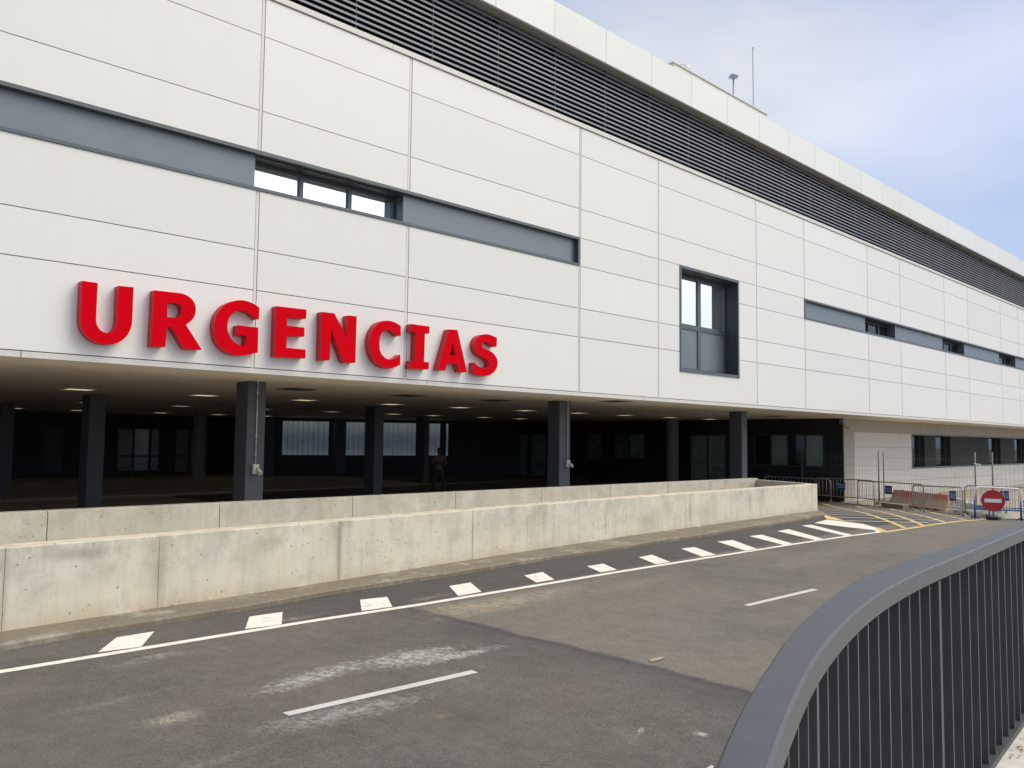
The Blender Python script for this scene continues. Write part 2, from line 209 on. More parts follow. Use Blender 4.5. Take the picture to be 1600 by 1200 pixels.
MT = dict(
    asphalt=asphalt(),
    concrete=concrete('board_formed_concrete', (.62, .59, .49), (.41, .395, .33), (.66, .60, .46), marks=[(6.48,.5,.07,.7,.5),(3.91,.55,.12,.6,.4),(9.19,.5,.03,.6,.5),(2.31,.5,.05,.6,.4),(14.6,.4,.5,.35,.28),(13.0,.5,.03,.5,.4),(10.6,.5,.03,.5,.35),(16.2,.5,.1,.4,.4),(19.0,.6,.12,.3,.35),(5.35,.72,.3,.12,.35),(3.0,.8,.5,.10,.45),(16.9,.4,.5,.4,.2)]),
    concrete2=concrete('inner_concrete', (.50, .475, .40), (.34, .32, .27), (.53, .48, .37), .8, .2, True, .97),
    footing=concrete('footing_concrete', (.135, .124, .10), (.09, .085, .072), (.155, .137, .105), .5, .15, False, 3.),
    topc=plain('wall_top_concrete', (.60, .51, .37), .85, var=.16, scale=5, bump=.3),
    clad=cladding('white_composite_panel', (.735, .728, .690)), parapet=cladding('parapet_panel', (.73, .745, .705)),
    prof=plain('grey_joint_profile', (.66, .65, .62), .5, var=.04), trim=plain('cream_trim', (.62, .605, .56), .5, var=.04), joint=plain('joint_shadow_gap', (.24, .235, .22), .8),
    grey=plain('grey_window_metal', (.095, .11, .118), .35, .3, var=.05), greyp=plain('grey_infill_panel', (.165, .195, .21), .33, .25, var=.05, scale=1.5),
    greyq=plain('shade_grey_panel', (.034, .041, .040), .75, .0, var=.05, spec=.2), greyd=plain('dark_grey_reveal', (.045, .055, .063), .5, .1), louvre=plain('louvre_metal', (.21, .225, .25), .5, .1, var=.06), black=plain('matt_black_backing', (.006, .007, .01), .9),  # greyq: infill grey darkened to carry the shade under the overhang
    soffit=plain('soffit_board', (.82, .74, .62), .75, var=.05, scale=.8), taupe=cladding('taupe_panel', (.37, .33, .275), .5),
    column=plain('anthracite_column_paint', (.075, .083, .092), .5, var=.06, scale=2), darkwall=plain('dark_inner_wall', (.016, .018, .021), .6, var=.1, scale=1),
    inner=plain('brown_paint', (.22, .19, .15), .6), paving=plain('canopy_paving', (.50, .42, .33), .8, var=.2, scale=.9), pave=plain('tan_paving', (.35, .305, .235), .85, var=.14, scale=2.2, bump=.3),
    kerb=plain('kerb_stone', (.30, .25, .18), .8, var=.1), walk=plain('walkway_paving', (.58, .54, .47), .8, var=.18, scale=9, bump=.5), ramp=plain('ramp_bounce_floor', (.50, .46, .38), .9),  # ramp: only for the unseen sheet added to bounce light onto the soffit
    white=paint_mark('white_road_paint', (.80, .76, .66), (.42, .39, .33)), yellow=paint_mark('yellow_road_paint', (.70, .50, .22), (.40, .31, .18)), white2=paint_mark('worn_white_paint', (.58, .53, .50), (.36, .32, .28)),
    red=plain('red_acrylic', (.62, .0, .008), .6, var=.05, scale=3, spec=.03), redside=plain('red_letter_return', (.52, .035, .035), .5, var=.08, spec=.3), rail=plain('grey_rail_paint', (.070, .074, .080), .5, .0, var=.14, scale=11, bump=.10),
    mastm=plain('pale_mast_metal', (.33, .37, .43), .5, .2), clad_shade=cladding('lower_wall_shade_panel', (.60, .58, .54), .5), white3=paint_mark('dull_white_road_paint', (.60, .575, .54), (.38, .355, .32)), bar=plain('grey_bar_paint', (.050, .054, .057), .5, .0, var=.08, scale=6), steel=plain('galvanised_steel', (.38, .355, .31), .45, .5, var=.2, scale=9), steeld=plain('fence_post_steel', (.16, .155, .145), .5, .4, var=.2),  # lower wall panel: darker copy of the cladding, its shade put into the colour
    blue=plain('blue_plate', (.006, .05, .21), .4, var=.1), bluep=plain('blue_barrier_paint', (.02, .07, .24), .4, var=.15), whitep=plain('white_barrier_paint', (.78, .77, .74), .4, var=.06),
    lettering=plain('white_lettering', (.62, .72, .82), .5), signred=plain('sign_red', (.42, .012, .02), .38, var=.07), plastic_w=plain('pale_plastic', (.74, .76, .70), .5, var=.14, scale=4), plastic_g=plain('light_grey_plastic', (.56, .55, .50), .6, var=.14, scale=4),
    socket=plain('light_plastic_box', (.62, .60, .52), .5), rubber=plain('black_rubber', (.02, .02, .02), .8),
    skin=plain('person_skin', (.12, .07, .05), .5), shirt=plain('pink_shirt', (.17, .125, .13), .8), trousers=plain('dark_trousers', (.05, .045, .04), .8), hair=plain('black_hair', (.01, .01, .01), .7), shoe=plain('black_shoe', (.015, .015, .015), .5), vest=plain('red_jacket', (.20, .02, .02), .7),
    card=plain('flattened_cardboard', (.36, .28, .20), .8), leaf=plain('dry_leaf', (.30, .11, .04), .8, var=.4, scale=30), dim_red=plain('dark_red_letters', (.20, .008, .008), .5))
def red_faded():
    t = NT('faded_red_plastic', .5); v = t.coord((1, 1, 1)); x, y, z = t.sep(v)
    m = t.math('ADD', z, t.math('MULTIPLY', t.math('SUBTRACT', t.noise(t.coord((1, 1, 1)), 1.1, 3), .5), .5))
    c = t.ramp(m, [(.0, (.50, .07, .07)), (.10, (.66, .50, .36)), (.34, (.70, .47, .32)), (.56, (.64, .20, .16)), (.70, (.58, .08, .08))])
    t.color(c); return t.m
MT['redf'] = red_faded()
def glass(name, base, metal, rough=.02, emit=None):
    t = NT(name, rough, metal, .6); t.color(base); v = t.coord()
    t.bump(t.noise(v, .9, 2), .04, .02); return t.m
MT['mirror'] = glass('sun_control_glass', (.92, .95, .98), .95)
MT['dglass'] = glass('dark_glass', (.012, .016, .016), .0, .03)
MT['dglass'].node_tree.nodes['Principled BSDF'].inputs['Specular IOR Level'].default_value = .35
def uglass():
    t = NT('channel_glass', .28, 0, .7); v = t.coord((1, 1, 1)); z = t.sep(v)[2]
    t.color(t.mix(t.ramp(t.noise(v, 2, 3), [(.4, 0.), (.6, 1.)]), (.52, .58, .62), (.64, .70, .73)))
    e = t.ramp(t.math('DIVIDE', t.math('SUBTRACT', z, 1.2), 1.75, True), [(0., (.050,.060,.066)), (.2, (.026,.033,.042)), (.55, (.024,.031,.042)), (.75, (.05,.06,.064)), (1., (.075,.088,.092))]); t.l(e, t.b.inputs['Emission Color']); t.b.inputs['Emission Strength'].default_value = 1.; return t.m  # emission gradient stands in for daylight coming through the glass
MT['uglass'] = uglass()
def emis(name, col, k):
    m = bpy.data.materials.new(name); m.use_nodes = True; b = m.node_tree.nodes['Principled BSDF']
    b.inputs['Base Color'].default_value = (.8, .8, .8, 1); b.inputs['Emission Color'].default_value = (*col, 1); b.inputs['Emission Strength'].default_value = k; return m
MT['lamp'] = emis('lamp_diffuser', (1, .84, .56), .62)
MT['lamp2'] = emis('dim_lamp_diffuser', (.95, .88, .78), .28)
# ------------------------------------------------------------------ mesh helpers
class MB:
    def __init__(s): s.v = []; s.f = []; s.mi = []
    def add(s, vs, fs, mi=0):
        o = len(s.v); s.v += [tuple(p) for p in vs]; s.f += [tuple(i+o for i in f) for f in fs]; s.mi += [mi]*len(fs)
    def box(s, x0, x1, y0, y1, z0, z1, mi=0):
        s.add([(x0,y0,z0),(x1,y0,z0),(x1,y1,z0),(x0,y1,z0),(x0,y0,z1),(x1,y0,z1),(x1,y1,z1),(x0,y1,z1)],
              [(3,2,1,0),(4,5,6,7),(0,1,5,4),(1,2,6,5),(2,3,7,6),(3,0,4,7)], mi)
    def obox(s, c, ax, hx, hy, hz, mi=0, az=None):
        """box centred on c whose local x runs along ax (horizontal unless az given)"""
        c = Vector(c); ax = Vector(ax).normalized(); up = Vector(az).normalized() if az else Vector((0,0,1)); ay = up.cross(ax).normalized(); up = ax.cross(ay)
        vs = [c+ax*hx*i+ay*hy*j+up*hz*k for k in (-1,1) for i,j in ((-1,-1),(1,-1),(1,1),(-1,1))]
        s.add(vs, [(3,2,1,0),(4,5,6,7),(0,1,5,4),(1,2,6,5),(2,3,7,6),(3,0,4,7)], mi)
    def tube(s, pts, r, n=8, mi=0, cap=True):
        pts = [Vector(p) for p in pts]; rings = []; prev = None
        for i, p in enumerate(pts):
            d = (pts[min(i+1, len(pts)-1)]-pts[max(i-1, 0)]).normalized()
            a = (Vector((0,0,1)) if abs(d.z) < .9 else Vector((1,0,0))) if prev is None else prev
            u = (a-d*a.dot(d)).normalized(); prev = u; w = d.cross(u)
            rr = r[i] if isinstance(r, (list, tuple)) else r
            rings.append([p+(u*math.cos(2*math.pi*k/n)+w*math.sin(2*math.pi*k/n))*rr for k in range(n)])
        vs = [q for g in rings for q in g]; fs = []
        for i in range(len(pts)-1):
            for k in range(n): fs.append((i*n+k, i*n+(k+1)%n, (i+1)*n+(k+1)%n, (i+1)*n+k))
        if cap: fs += [tuple(range(n))[::-1], tuple((len(pts)-1)*n+k for k in range(n))]
        s.add(vs, fs, mi)
    def sweep(s, secs, mi=0, cap=True):
        n = len(secs[0]); vs = [q for g in secs for q in g]; fs = []
        for i in range(len(secs)-1):
            for k in range(n): fs.append((i*n+k, i*n+(k+1)%n, (i+1)*n+(k+1)%n, (i+1)*n+k))
        if cap: fs += [tuple(range(n))[::-1], tuple((len(secs)-1)*n+k for k in range(n))]
        s.add(vs, fs, mi)
    def prism(s, poly, z0, z1, mi=0):
        n = len(poly); s.add([(x,y,z0) for x,y in poly]+[(x,y,z1) for x,y in poly], [tuple(range(n))[::-1], tuple(range(n,2*n))]+[(i,(i+1)%n,n+(i+1)%n,n+i) for i in range(n)], mi)
    def build(s, name, mats, parent=None, smooth=False, bevel=0, loc=None):
        me = bpy.data.meshes.new(name); me.from_pydata(s.v, [], s.f)
        mats = mats if isinstance(mats, (list, tuple)) else [mats]
        for m in mats: me.materials.append(MT[m])
        for p, i in zip(me.polygons, s.mi): p.material_index = i; p.use_smooth = smooth
        bm = bmesh.new(); bm.from_mesh(me); bmesh.ops.recalc_face_normals(bm, faces=bm.faces); bm.to_mesh(me); bm.free()
        if loc is not None: me.transform(Matrix.Translation(-Vector(loc)))
        o = bpy.data.objects.new(name, me); COL.objects.link(o)
        if loc is not None: o.location = loc
        if parent is not None:
            o.parent = parent; o.matrix_parent_inverse = world(parent).inverted()
        if bevel:
            b = o.modifiers.new('bevel', 'BEVEL'); b.width = bevel; b.segments = 2; b.limit_method = 'ANGLE'
        return o
def world(o):
    m = Matrix.LocRotScale(o.location, o.rotation_euler, o.scale)
    return world(o.parent) @ o.matrix_parent_inverse @ m if o.parent else m
def tag(o, label=None, cat=None, group=None, kind=None):
    for k, v in (('label', label), ('category', cat), ('group', group), ('kind', kind)):
        if v: o[k] = v
    return o
def thing(name, loc, label, cat, group=None, rz=0):
    o = bpy.data.objects.new(name, None); COL.objects.link(o); o.location = loc; o.rotation_euler = (0, 0, rz); o.empty_display_size = .2
    return tag(o, label, cat, group)
def copy_thing(o, loc, rz, label):
    def cp(a, par):
        c = a.copy(); COL.objects.link(c)
        if par: c.parent = par
        for ch in a.children: cp(ch, c)
        return c
    r = cp(o, None); r.location = loc; r.rotation_euler = (0, 0, rz); r['label'] = label; return r
def poly_flat(name, polys, mat, parent, lift=.004):
    """flat painted shapes draped just over the road"""
    bm = bmesh.new()
    for p in polys:
        vs = [bm.verts.new((x, y, 0)) for x, y in p]; bm.faces.new(vs)
    bmesh.ops.triangulate(bm, faces=bm.faces)
    for _ in range(3):
        es = [e for e in bm.edges if e.calc_length() > .9]
        if not es: break
        bmesh.ops.subdivide_edges(bm, edges=es, cuts=1); bmesh.ops.triangulate(bm, faces=bm.faces)
    for v in bm.verts: v.co.z = G(v.co.x, v.co.y)+lift
    bmesh.ops.recalc_face_normals(bm, faces=bm.faces)
    for f in bm.faces:
        if f.normal.z < 0: f.normal_flip()
    me = bpy.data.meshes.new(name); bm.to_mesh(me); bm.free(); me.materials.append(MT[mat])
    o = bpy.data.objects.new(name, me); COL.objects.link(o); o.parent = parent; return o
def strip(pts, w):
    L_, R_ = [], []
    for i, p in enumerate(pts):
        a, b = Vector(pts[max(i-1, 0)]), Vector(pts[min(i+1, len(pts)-1)]); d = (b-a).normalized(); n = Vector((-d.y, d.x))*w/2
        L_.append(tuple(Vector(p)+n)); R_.append(tuple(Vector(p)-n))
    return [[L_[i], L_[i+1], R_[i+1], R_[i]] for i in range(len(pts)-1)]
# ================================================================== SETTING
gx = [-600,-250,-100,-50,-25]+[-12+i for i in range(0,16)]+[4+i*.75 for i in range(0,52)]+[44,48,55,65,80,110,180,300,700]
gy = [-600,-250,-90,-40,-20,-10,-5]+[-2+i*.75 for i in range(0,38)]+[27,30,35,45,60,90,200,600]
mb = MB(); nx, ny = len(gx), len(gy)
mb.v = [(x, y, G(x, y)) for y in gy for x in gx]
mb.f = [(j*nx+i, j*nx+i+1, (j+1)*nx+i+1, (j+1)*nx+i) for j in range(ny-1) for i in range(nx-1)]; mb.mi = [0]*len(mb.f)
road = tag(mb.build('road', 'asphalt', smooth=True), kind='structure')
EDGE = [(-6,8.42),(2.0,8.40),(3.7,8.38),(5.2,8.35),(6.5,8.27),(8.1,8.24),(10.2,8.22),(12.7,8.15),(16.1,8.04),(18.1,7.93),(19.35,7.80)]
poly_flat('edge_line', strip(EDGE, .115), 'white', road)
for k, s in enumerate(STRIPES): poly_flat('hatch_stripe', [s], 'white', road)
poly_flat('nose_marking', [CAP], 'white', road, .005)
poly_flat('yellow_border', [YCAP], 'yellow', road, .009)
for d in DASHES: poly_flat('lane_dash', [d], 'white3', road)
poly_flat('box_border', strip([(19.4,7.70),(20.0,7.68),(22.8,7.56),(25.3,7.62),(27.3,7.80)], .13), 'yellow', road, .006)
# yellow and worn white criss-cross hatching of the keep-clear box
BOX = [(19.9,7.78),(27.2,7.9),(30.9,10.7),(32.3,13.3),(32.9,15.3),(27,14.2),(23.3,11.2),(21.4,9.6),(21.0,8.8)]
def clip_line(p, d):
    ts = []
    for i in range(len(BOX)):
        a, b = Vector(BOX[i]), Vector(BOX[(i+1) % len(BOX)]); e = b-a
        den = d.x*e.y-d.y*e.x
        if abs(den) < 1e-9: continue
        q = a-p; t = (q.x*e.y-q.y*e.x)/den; u = (q.x*d.y-q.y*d.x)/den
        if 0 <= u <= 1: ts.append(t)
    ts.sort(); return [(tuple(p+d*ts[0]), tuple(p+d*ts[1]))] if len(ts) >= 2 else []
for a, b in (((31.2,14.65),(20.67,7.72)),((31.6,13.6),(21.6,7.62)),((31.3,12.2),(23.0,7.60)),((30.6,10.6),(24.75,7.64)),((31.9,15.1),(30.9,14.2))):
    poly_flat('yellow_hatch_line', strip([a, b], .12), 'yellow', road, .0125)
dB = Vector((-.58, .81)).normalized()
for i in range(9):
    for a, b in clip_line(Vector((21.9+i*1.2, 8.6)), dB): poly_flat('white_hatch_line', strip([a, b], .13), 'white2', road, .0165)
# tan paving beyond the barriers, up to the far white wall
mb = MB(); pl = [(33.2,14.95),(32.5,13.6),(32.2,12.2),(31.0,10.4),(29.3,8.9),(28.6,7.9),(29.5,6.0),(34,2),(60,0),(160,0),(160,15.2),(60,15.2),(45,15.2)]
bm = bmesh.new(); bm.faces.new([bm.verts.new((x, y, G(x, y)+.012)) for x, y in pl]); bmesh.ops.triangulate(bm, faces=bm.faces)
me = bpy.data.meshes.new('pavement'); 
for _ in range(2): bmesh.ops.subdivide_edges(bm, edges=[e for e in bm.edges if e.calc_length() > 2], cuts=1); bmesh.ops.triangulate(bm, faces=bm.faces)
for v in bm.verts: v.co.z = G(v.co.x, v.co.y)+.02
bmesh.ops.recalc_face_normals(bm, faces=bm.faces)
for f in bm.faces:
    if f.normal.z < 0: f.normal_flip()
bm.to_mesh(me); bm.free(); me.materials.append(MT['pave']); pv = bpy.data.objects.new('pavement', me); COL.objects.link(pv); tag(pv, kind='structure')
# paving under the canopy with a kerb line
mb = MB(); mb.box(-14,24.3,13.6,28.6,-.3,.045); mb.box(24.31,33.6,17.4,28.6,-.3,.045); mb.box(-14,33.6,28.85,43,-.3,.10); cf_ = tag(mb.build('canopy_floor', 'paving'), kind='structure')
mb = MB(); mb.box(-14,33.6,28.6,28.85,-.3,.13); mb.build('kerb', 'kerb', cf_)
mb = MB(); mb.box(-12,23.0,11.4,13.32,-.3,.11); tag(mb.build('ramp_bounce_floor', 'ramp'), kind='structure')  # unseen pale sheet added between the walls to bounce light onto the soffit
# raised walkway on the camera side of the railing
def rail_y(tab, x):
    if x <= tab[0][0]:
        (a, b), (c, d) = tab[0], tab[1]; return b+(x-a)*(d-b)/(c-a)
    for (a, b), (c, d) in zip(tab, tab[1:]):
        if x <= c: return b+(x-a)*(d-b)/(c-a)
    (a, b), (c, d) = tab[-2], tab[-1]; return b+(x-a)*(d-b)/(c-a)
mb = MB(); xs = [-30,-10,-4,-2,-1,0,.5]+[1+.25*i for i in range(0,29)]+[9,11,14,30]
top = [(x, rail_y(RAIL_OUT, x)+.06) for x in xs]
poly = top + [(30,-12),(-30,-30)]
bm = bmesh.new(); f = bm.faces.new([bm.verts.new((x, y, .47)) for x, y in poly])
ex = bmesh.ops.extrude_face_region(bm, geom=[f]); bmesh.ops.translate(bm, verts=[v for v in ex['geom'] if isinstance(v, bmesh.types.BMVert)], vec=(0,0,-.8))
bmesh.ops.recalc_face_normals(bm, faces=bm.faces); me = bpy.data.meshes.new('walkway'); bm.to_mesh(me); bm.free(); me.materials.append(MT['walk'])
wk = bpy.data.objects.new('walkway', me); COL.objects.link(wk); tag(wk, kind='structure')
# ================================================================== HOSPITAL
B = thing('hospital_building', (20, 13, 0), 'long white panelled hospital building with red URGENCIAS lettering over a dark open canopy', 'building')
js = list(JX)
while js[-1] < 150: js.append(js[-1]+(5.02 if (len(js) % 2) == 0 else 3.11))
# extend to the left with the same rhythm
left = [JX[0]]; k = 0
while left[0] > -16: left.insert(0, left[0]-(5.02 if k % 2 == 0 else 3.11)); k += 1
js = left[:-1]+js
i0 = js.index(JX[0])
# openings cut into the facade: (x0, x1, z0, z1)
x_end = js[-1]; HOLES = [(js[0], 14.57, 6.17, 6.84), (18.67, 21.68, 3.965, 6.835), (25.82, x_end, 6.17, 6.84)]
def cut(rect, holes):
    out = [rect]
    for h in holes:
        nxt = []
        for (a, b, c, d) in out:
            x0, x1, z0, z1 = max(a, h[0]), min(b, h[1]), max(c, h[2]), min(d, h[3])
            if x0 >= x1-1e-3 or z0 >= z1-1e-3: nxt.append((a, b, c, d)); continue
            if a < x0: nxt.append((a, x0, c, d))
            if x1 < b: nxt.append((x1, b, c, d))
            if c < z0: nxt.append((x0, x1, c, z0))
            if z1 < d: nxt.append((x0, x1, z1, d))
        out = nxt
    return [r for r in out if r[1]-r[0] > .02 and r[3]-r[2] > .02]
face = MB(); back = MB(); prof = MB()
for i in range(len(js)-1):
    for j in range(len(JZ)-1):
        r = (js[i]+.035, js[i+1]-.035, JZ[j]+.007, JZ[j+1]-.007)
        for (a, b, c, d) in cut(r, HOLES): face.box(a, b, YF, YF+.035, c, d)
        for (a, b, c, d) in cut((js[i], js[i+1], JZ[j], JZ[j+1]), HOLES): back.box(a, b, YF+.042, YF+.30, c, d)
for x in js[1:-1]:
    prof = MB()
    for (a, b, c, d) in cut((x-.024, x+.024, JZ[0], JZ[-1]), HOLES): prof.box(a, b, YF+.006, YF+.03, c, d)
    prof.build('joint_profile', 'prof', B)
face.build('facade_panels', 'clad', B); back.build('facade_backing', 'joint', B)
XL, XR = js[0], x_end
tr = MB(); x = XL
while x < XR: tr.box(x+.004, x+7.0, YF-.006, YF+.12, 3.118, 3.202); x += 7.008
tr.build('soffit_trim', 'trim', B)
tr = MB(); x = XL
while x < XR: tr.box(x+.003, x+3.0, YF-.03, YF+.44, 9.50, 9.60); x += 3.005
tr.build('coping_trim', 'trim', B)
# louvre screen
LB = MB(); LB.box(XL, XR, 13.32, 13.36, 9.60, 11.75); lb = LB.build('louvre_screen', 'black', B)
sl = MB(); z = 9.655
while z < 11.62:
    y0, y1 = 13.02, 13.13
    sl.add([(XL,y0,z+.004),(XR,y0,z+.004),(XR,y1,z+.082),(XL,y1,z+.082),(XL,y0,z+.014),(XR,y0,z+.014),(XR,y1,z+.092),(XL,y1,z+.092)], [(3,2,1,0),(4,5,6,7),(0,1,5,4),(1,2,6,5),(2,3,7,6),(3,0,4,7)])
    sl.box(XL, XR, y0-.010, y0, z-.012, z+.030)
    z += .118
sl.build('louvre_slats', 'louvre', lb)
x = 8.494-1.85*12
while x < XR and x < 110:
    pm = MB(); pm.box(x-.018, x+.018, 13.135, 13.22, 9.60, 11.70); pm.box(x-.007, x+.007, 13.022, 13.134, 9.60, 11.66); pm.build('louvre_post', 'greyd', lb); x += 1.85
# parapet
pp = MB(); x = 13.696-1.87*16
while x < XR: pp.box(x+.005, x+1.862, YF, YF+.06, 11.385, 12.235); x += 1.868
pp.build('parapet', 'parapet', B)
pb = MB(); pb.box(XL, XR, YF+.068, YF+.75, 11.40, 12.20); pb.build('parapet_core', 'joint', B)
rf = MB(); rf.box(XL, XR, YF+.8, 42.9, 11.2, 11.9); rf.build('roof', 'topc', B)
# body of the building behind the facade (keeps the inside dark and gives it depth)
bd = MB(); bd.box(XL, XR, 13.40, 13.7, 3.3, 11.1); bd.box(XL, XR, 42.95, 43.3, -.3, 11.1); bd.box(XR-.3, XR, 13.7, 42.9, -.3, 11.1); bd.build('structure_wall', 'joint', B)
# roof plant room with a vent
pr = MB(); pr.box(23.17, 29.5, 16.0, 16.35, 11.95, 15.0); 
pr2 = MB(); pr2.box(23.17, 29.5, 16.35, 21, 11.95, 15.0)
ro = MB()
for a, b in ((23.17, 24.2), (24.21, 25.9), (25.91, 27.6), (27.61, 29.5)): ro.box(a, b, 15.99, 21, 11.95, 15.0)
pr_o = ro.build('plant_room', 'parapet', B)
cp = MB(); cp.box(23.12, 29.55, 15.94, 21.05, 15.005, 15.045); cp.build('roof_edge', 'prof', pr_o)
vt = MB(); vt.tube([(24.25,16.35,15.04),(24.25,16.35,15.25)], .15, 16); vt.tube([(24.25,16.35,15.23),(24.25,16.35,15.33),(24.25,16.35,15.42)], [.26,.26,.06], 18); vt.build('roof_vent', 'whitep', pr_o, smooth=False)
# soffit
so = MB(); so.box(XL, XR, YF+.12, 42.9, 3.125, 3.28); so.build('soffit', 'soffit', B)
# strip windows ---------------------------------------------------
def frame_band(x0, x1, z0, z1, par, name='window_frame'):
    m = MB(); m.box(x0, x1, YF-.02, YF+.5, z1-.055, z1+.004); m.box(x0, x1, YF-.02, YF+.5, z0-.004, z0+.05)
    m.box(x0-.004, x0+.05, YF-.018, YF+.5, z0+.051, z1-.056); m.box(x1-.05, x1+.004, YF-.018, YF+.5, z0+.051, z1-.056)
    return m.build(name, 'grey', par)
def strip_window(x0, x1, segs, par, mir):
    """segs: list of (a, b, kind) where kind is p(anel) or w(indow)"""
    fr = frame_band(x0, x1, 6.17, 6.84, par, 'strip_window')
    m = MB(); m.box(x0+.06, x1-.06, YF+.47, YF+.52, 6.17, 6.84); m.build('window_backing', 'black', fr)
    for a, b, kd in segs:
        if kd == 'p':
            m = MB(); m.box(a+.004, b-.004, YF+.10, YF+.46, 6.222, 6.783); m.build('infill_panel', 'greyp', fr)
        else:
            m = MB(); n = 3; w = (b-a)/n; g0 = YF+.38
            m.box(a, b, g0, YF+.46, 6.70, 6.783); m.box(a, b, g0, YF+.46, 6.222, 6.27)
            for q in range(n+1): m.box(max(a, a+q*w-.036), min(b, a+q*w+.036), g0-.02, YF+.46, 6.272, 6.698)
            sf = m.build('sash', 'grey', fr)
            for q in range(n):
                m = MB(); m.box(a+q*w+.038, a+(q+1)*w-.038, g0+.03, g0+.045, 6.274, 6.696); m.build('pane', 'mirror' if mir else 'dglass', sf)
            m = MB(); m.box(a, b, YF+.10, g0-.03, 6.760, 6.783); m.build('reveal_lining', 'greyd', fr)
lefts = [x for x in js if x < 6.5]
strip_window(XL, 14.57, [(XL+.06, 1.9, 'p'), (1.91, 6.44, 'p'), (6.45, 9.50, 'w'), (9.51, 14.51, 'p')], B, True)
segs = []; xs_ = [x for x in js if x > 25.8]; xx = 25.88
for i in range(0, len(xs_)-2, 2):
    segs.append((xx, xs_[i+1]-.02, 'p')); segs.append((xs_[i+1]-.01, xs_[i+2]-.3, 'w')); xx = xs_[i+2]-.29
segs.append((xx, x_end-.06, 'p')); strip_window(25.82, x_end, segs, B, False)
# tall window ------------------------------------------------------
m = MB(); x0, x1, z0, z1 = 18.67, 21.68, 3.965, 6.835
m.box(x0-.004, x1+.004, YF-.025, YF+.55, z1-.07, z1+.004); m.box(x0-.004, x1+.004, YF-.03, YF+.55, z0-.004, z0+.07)
m.box(x0-.004, x0+.065, YF-.022, YF+.55, z0+.071, z1-.071); m.box(x1-.065, x1+.004, YF-.022, YF+.55, z0+.071, z1-.071)
tw = m.build('tall_window', 'grey', B)
m = MB(); m.box(x0+.066, x1-.066, YF+.51, YF+.56, z0+.06, z1-.06); m.build('window_backing', 'black', tw)
m = MB(); m.box(x1-.075, x1-.066, YF+.0, YF+.38, z0+.072, z1-.072); m.box(x0+.066, x1-.08, YF+.0, YF+.38, z1-.085, z1-.073); m.build('reveal_lining', 'greyd', tw)
m = MB(); g0 = YF+.39
m.box(x0+.066, x1-.066, g0, g0+.1, z1-.20, z1-.086); m.box(x0+.066, x1-.066, g0-.01, g0+.1, 5.22, 5.36); m.box(x0+.066, x1-.066, g0, g0+.1, z0+.071, 4.13)
for a, b in ((x0+.066, x0+.66), (20.13, 20.29), (x1-.14, x1-.066)):
    m.box(a, b, g0-.006, g0+.1, 5.361, z1-.201); m.box(a, b, g0-.006, g0+.1, 4.131, 5.219)
sh = m.build('sash', 'grey', tw)
for a, b in ((x0+.66, 20.13), (20.29, x1-.14)):
    m = MB(); m.box(a, b, g0+.03, g0+.045, 5.362, z1-.202); m.build('pane', 'mirror', sh)
    m = MB(); m.box(a, b, g0+.02, g0+.04, 4.132, 5.218); m.build('lower_panel', 'greyp', sh)
# columns ------------------------------------------------------------
for (a, b, c, d) in [(7.35,7.72,14.60,15.08),(16.10,16.52,14.68,15.1),(24.82,25.17,14.45,14.92),(-1.4,-1.03,14.6,15.08),
                     (7.15,7.55,22.75,23.35),(15.62,15.98,22.3,22.85),(7.1,7.5,31.2,31.8),(24.0,24.3,30.3,30.95),(-1.4,-1.0,22.7,23.3),
                     (20.55,21.1,38.85,39.35),(23.85,24.45,37.45,38.0)]:
    m = MB(); m.box(a, b, c, d, -.1, 3.125); m.build('column', 'column', B, bevel=.012)
for (a, b, r_) in ((16.0, 36.2, .27), (32.6, 22.6, .30)):
    m = MB(); m.tube([(a, b, 0), (a, b, 3.125)], r_, 28); m.build('round_column', 'inner', B, smooth=False)
# far inner walls ------------------------------------------------------
def wall_quad(p0, p1, z0, z1, th, name, mat, par):
    m = MB(); a, b = Vector(p0), Vector(p1); d = (b-a); c = (a+b)/2
    m.obox((c.x, c.y, (z0+z1)/2), (d.x, d.y, 0), d.length/2, th/2, (z1-z0)/2); return m.build(name, mat, par)
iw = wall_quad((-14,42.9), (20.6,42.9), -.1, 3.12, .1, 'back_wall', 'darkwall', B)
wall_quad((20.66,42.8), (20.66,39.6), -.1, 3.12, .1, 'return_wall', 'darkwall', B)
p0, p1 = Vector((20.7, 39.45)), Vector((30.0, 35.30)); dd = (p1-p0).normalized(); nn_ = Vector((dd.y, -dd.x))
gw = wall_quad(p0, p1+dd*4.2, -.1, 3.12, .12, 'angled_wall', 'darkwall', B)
def on_angled(u0, u1, z0, z1, out, th, name, mat, par):
    return wall_quad(p0+dd*u0+nn_*out, p0+dd*u1+nn_*out, z0, z1, th, name, mat, par)
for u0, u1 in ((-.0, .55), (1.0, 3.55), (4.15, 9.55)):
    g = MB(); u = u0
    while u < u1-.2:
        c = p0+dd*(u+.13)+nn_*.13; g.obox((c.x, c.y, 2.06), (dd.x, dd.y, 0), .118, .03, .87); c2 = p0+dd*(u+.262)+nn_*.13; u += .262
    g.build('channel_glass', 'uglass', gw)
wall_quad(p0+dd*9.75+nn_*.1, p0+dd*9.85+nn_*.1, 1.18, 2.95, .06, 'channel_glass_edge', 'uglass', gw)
sw = wall_quad((33.65,14.935), (33.65,36), -.6, 3.12, .1, 'side_wall', 'darkwall', B)
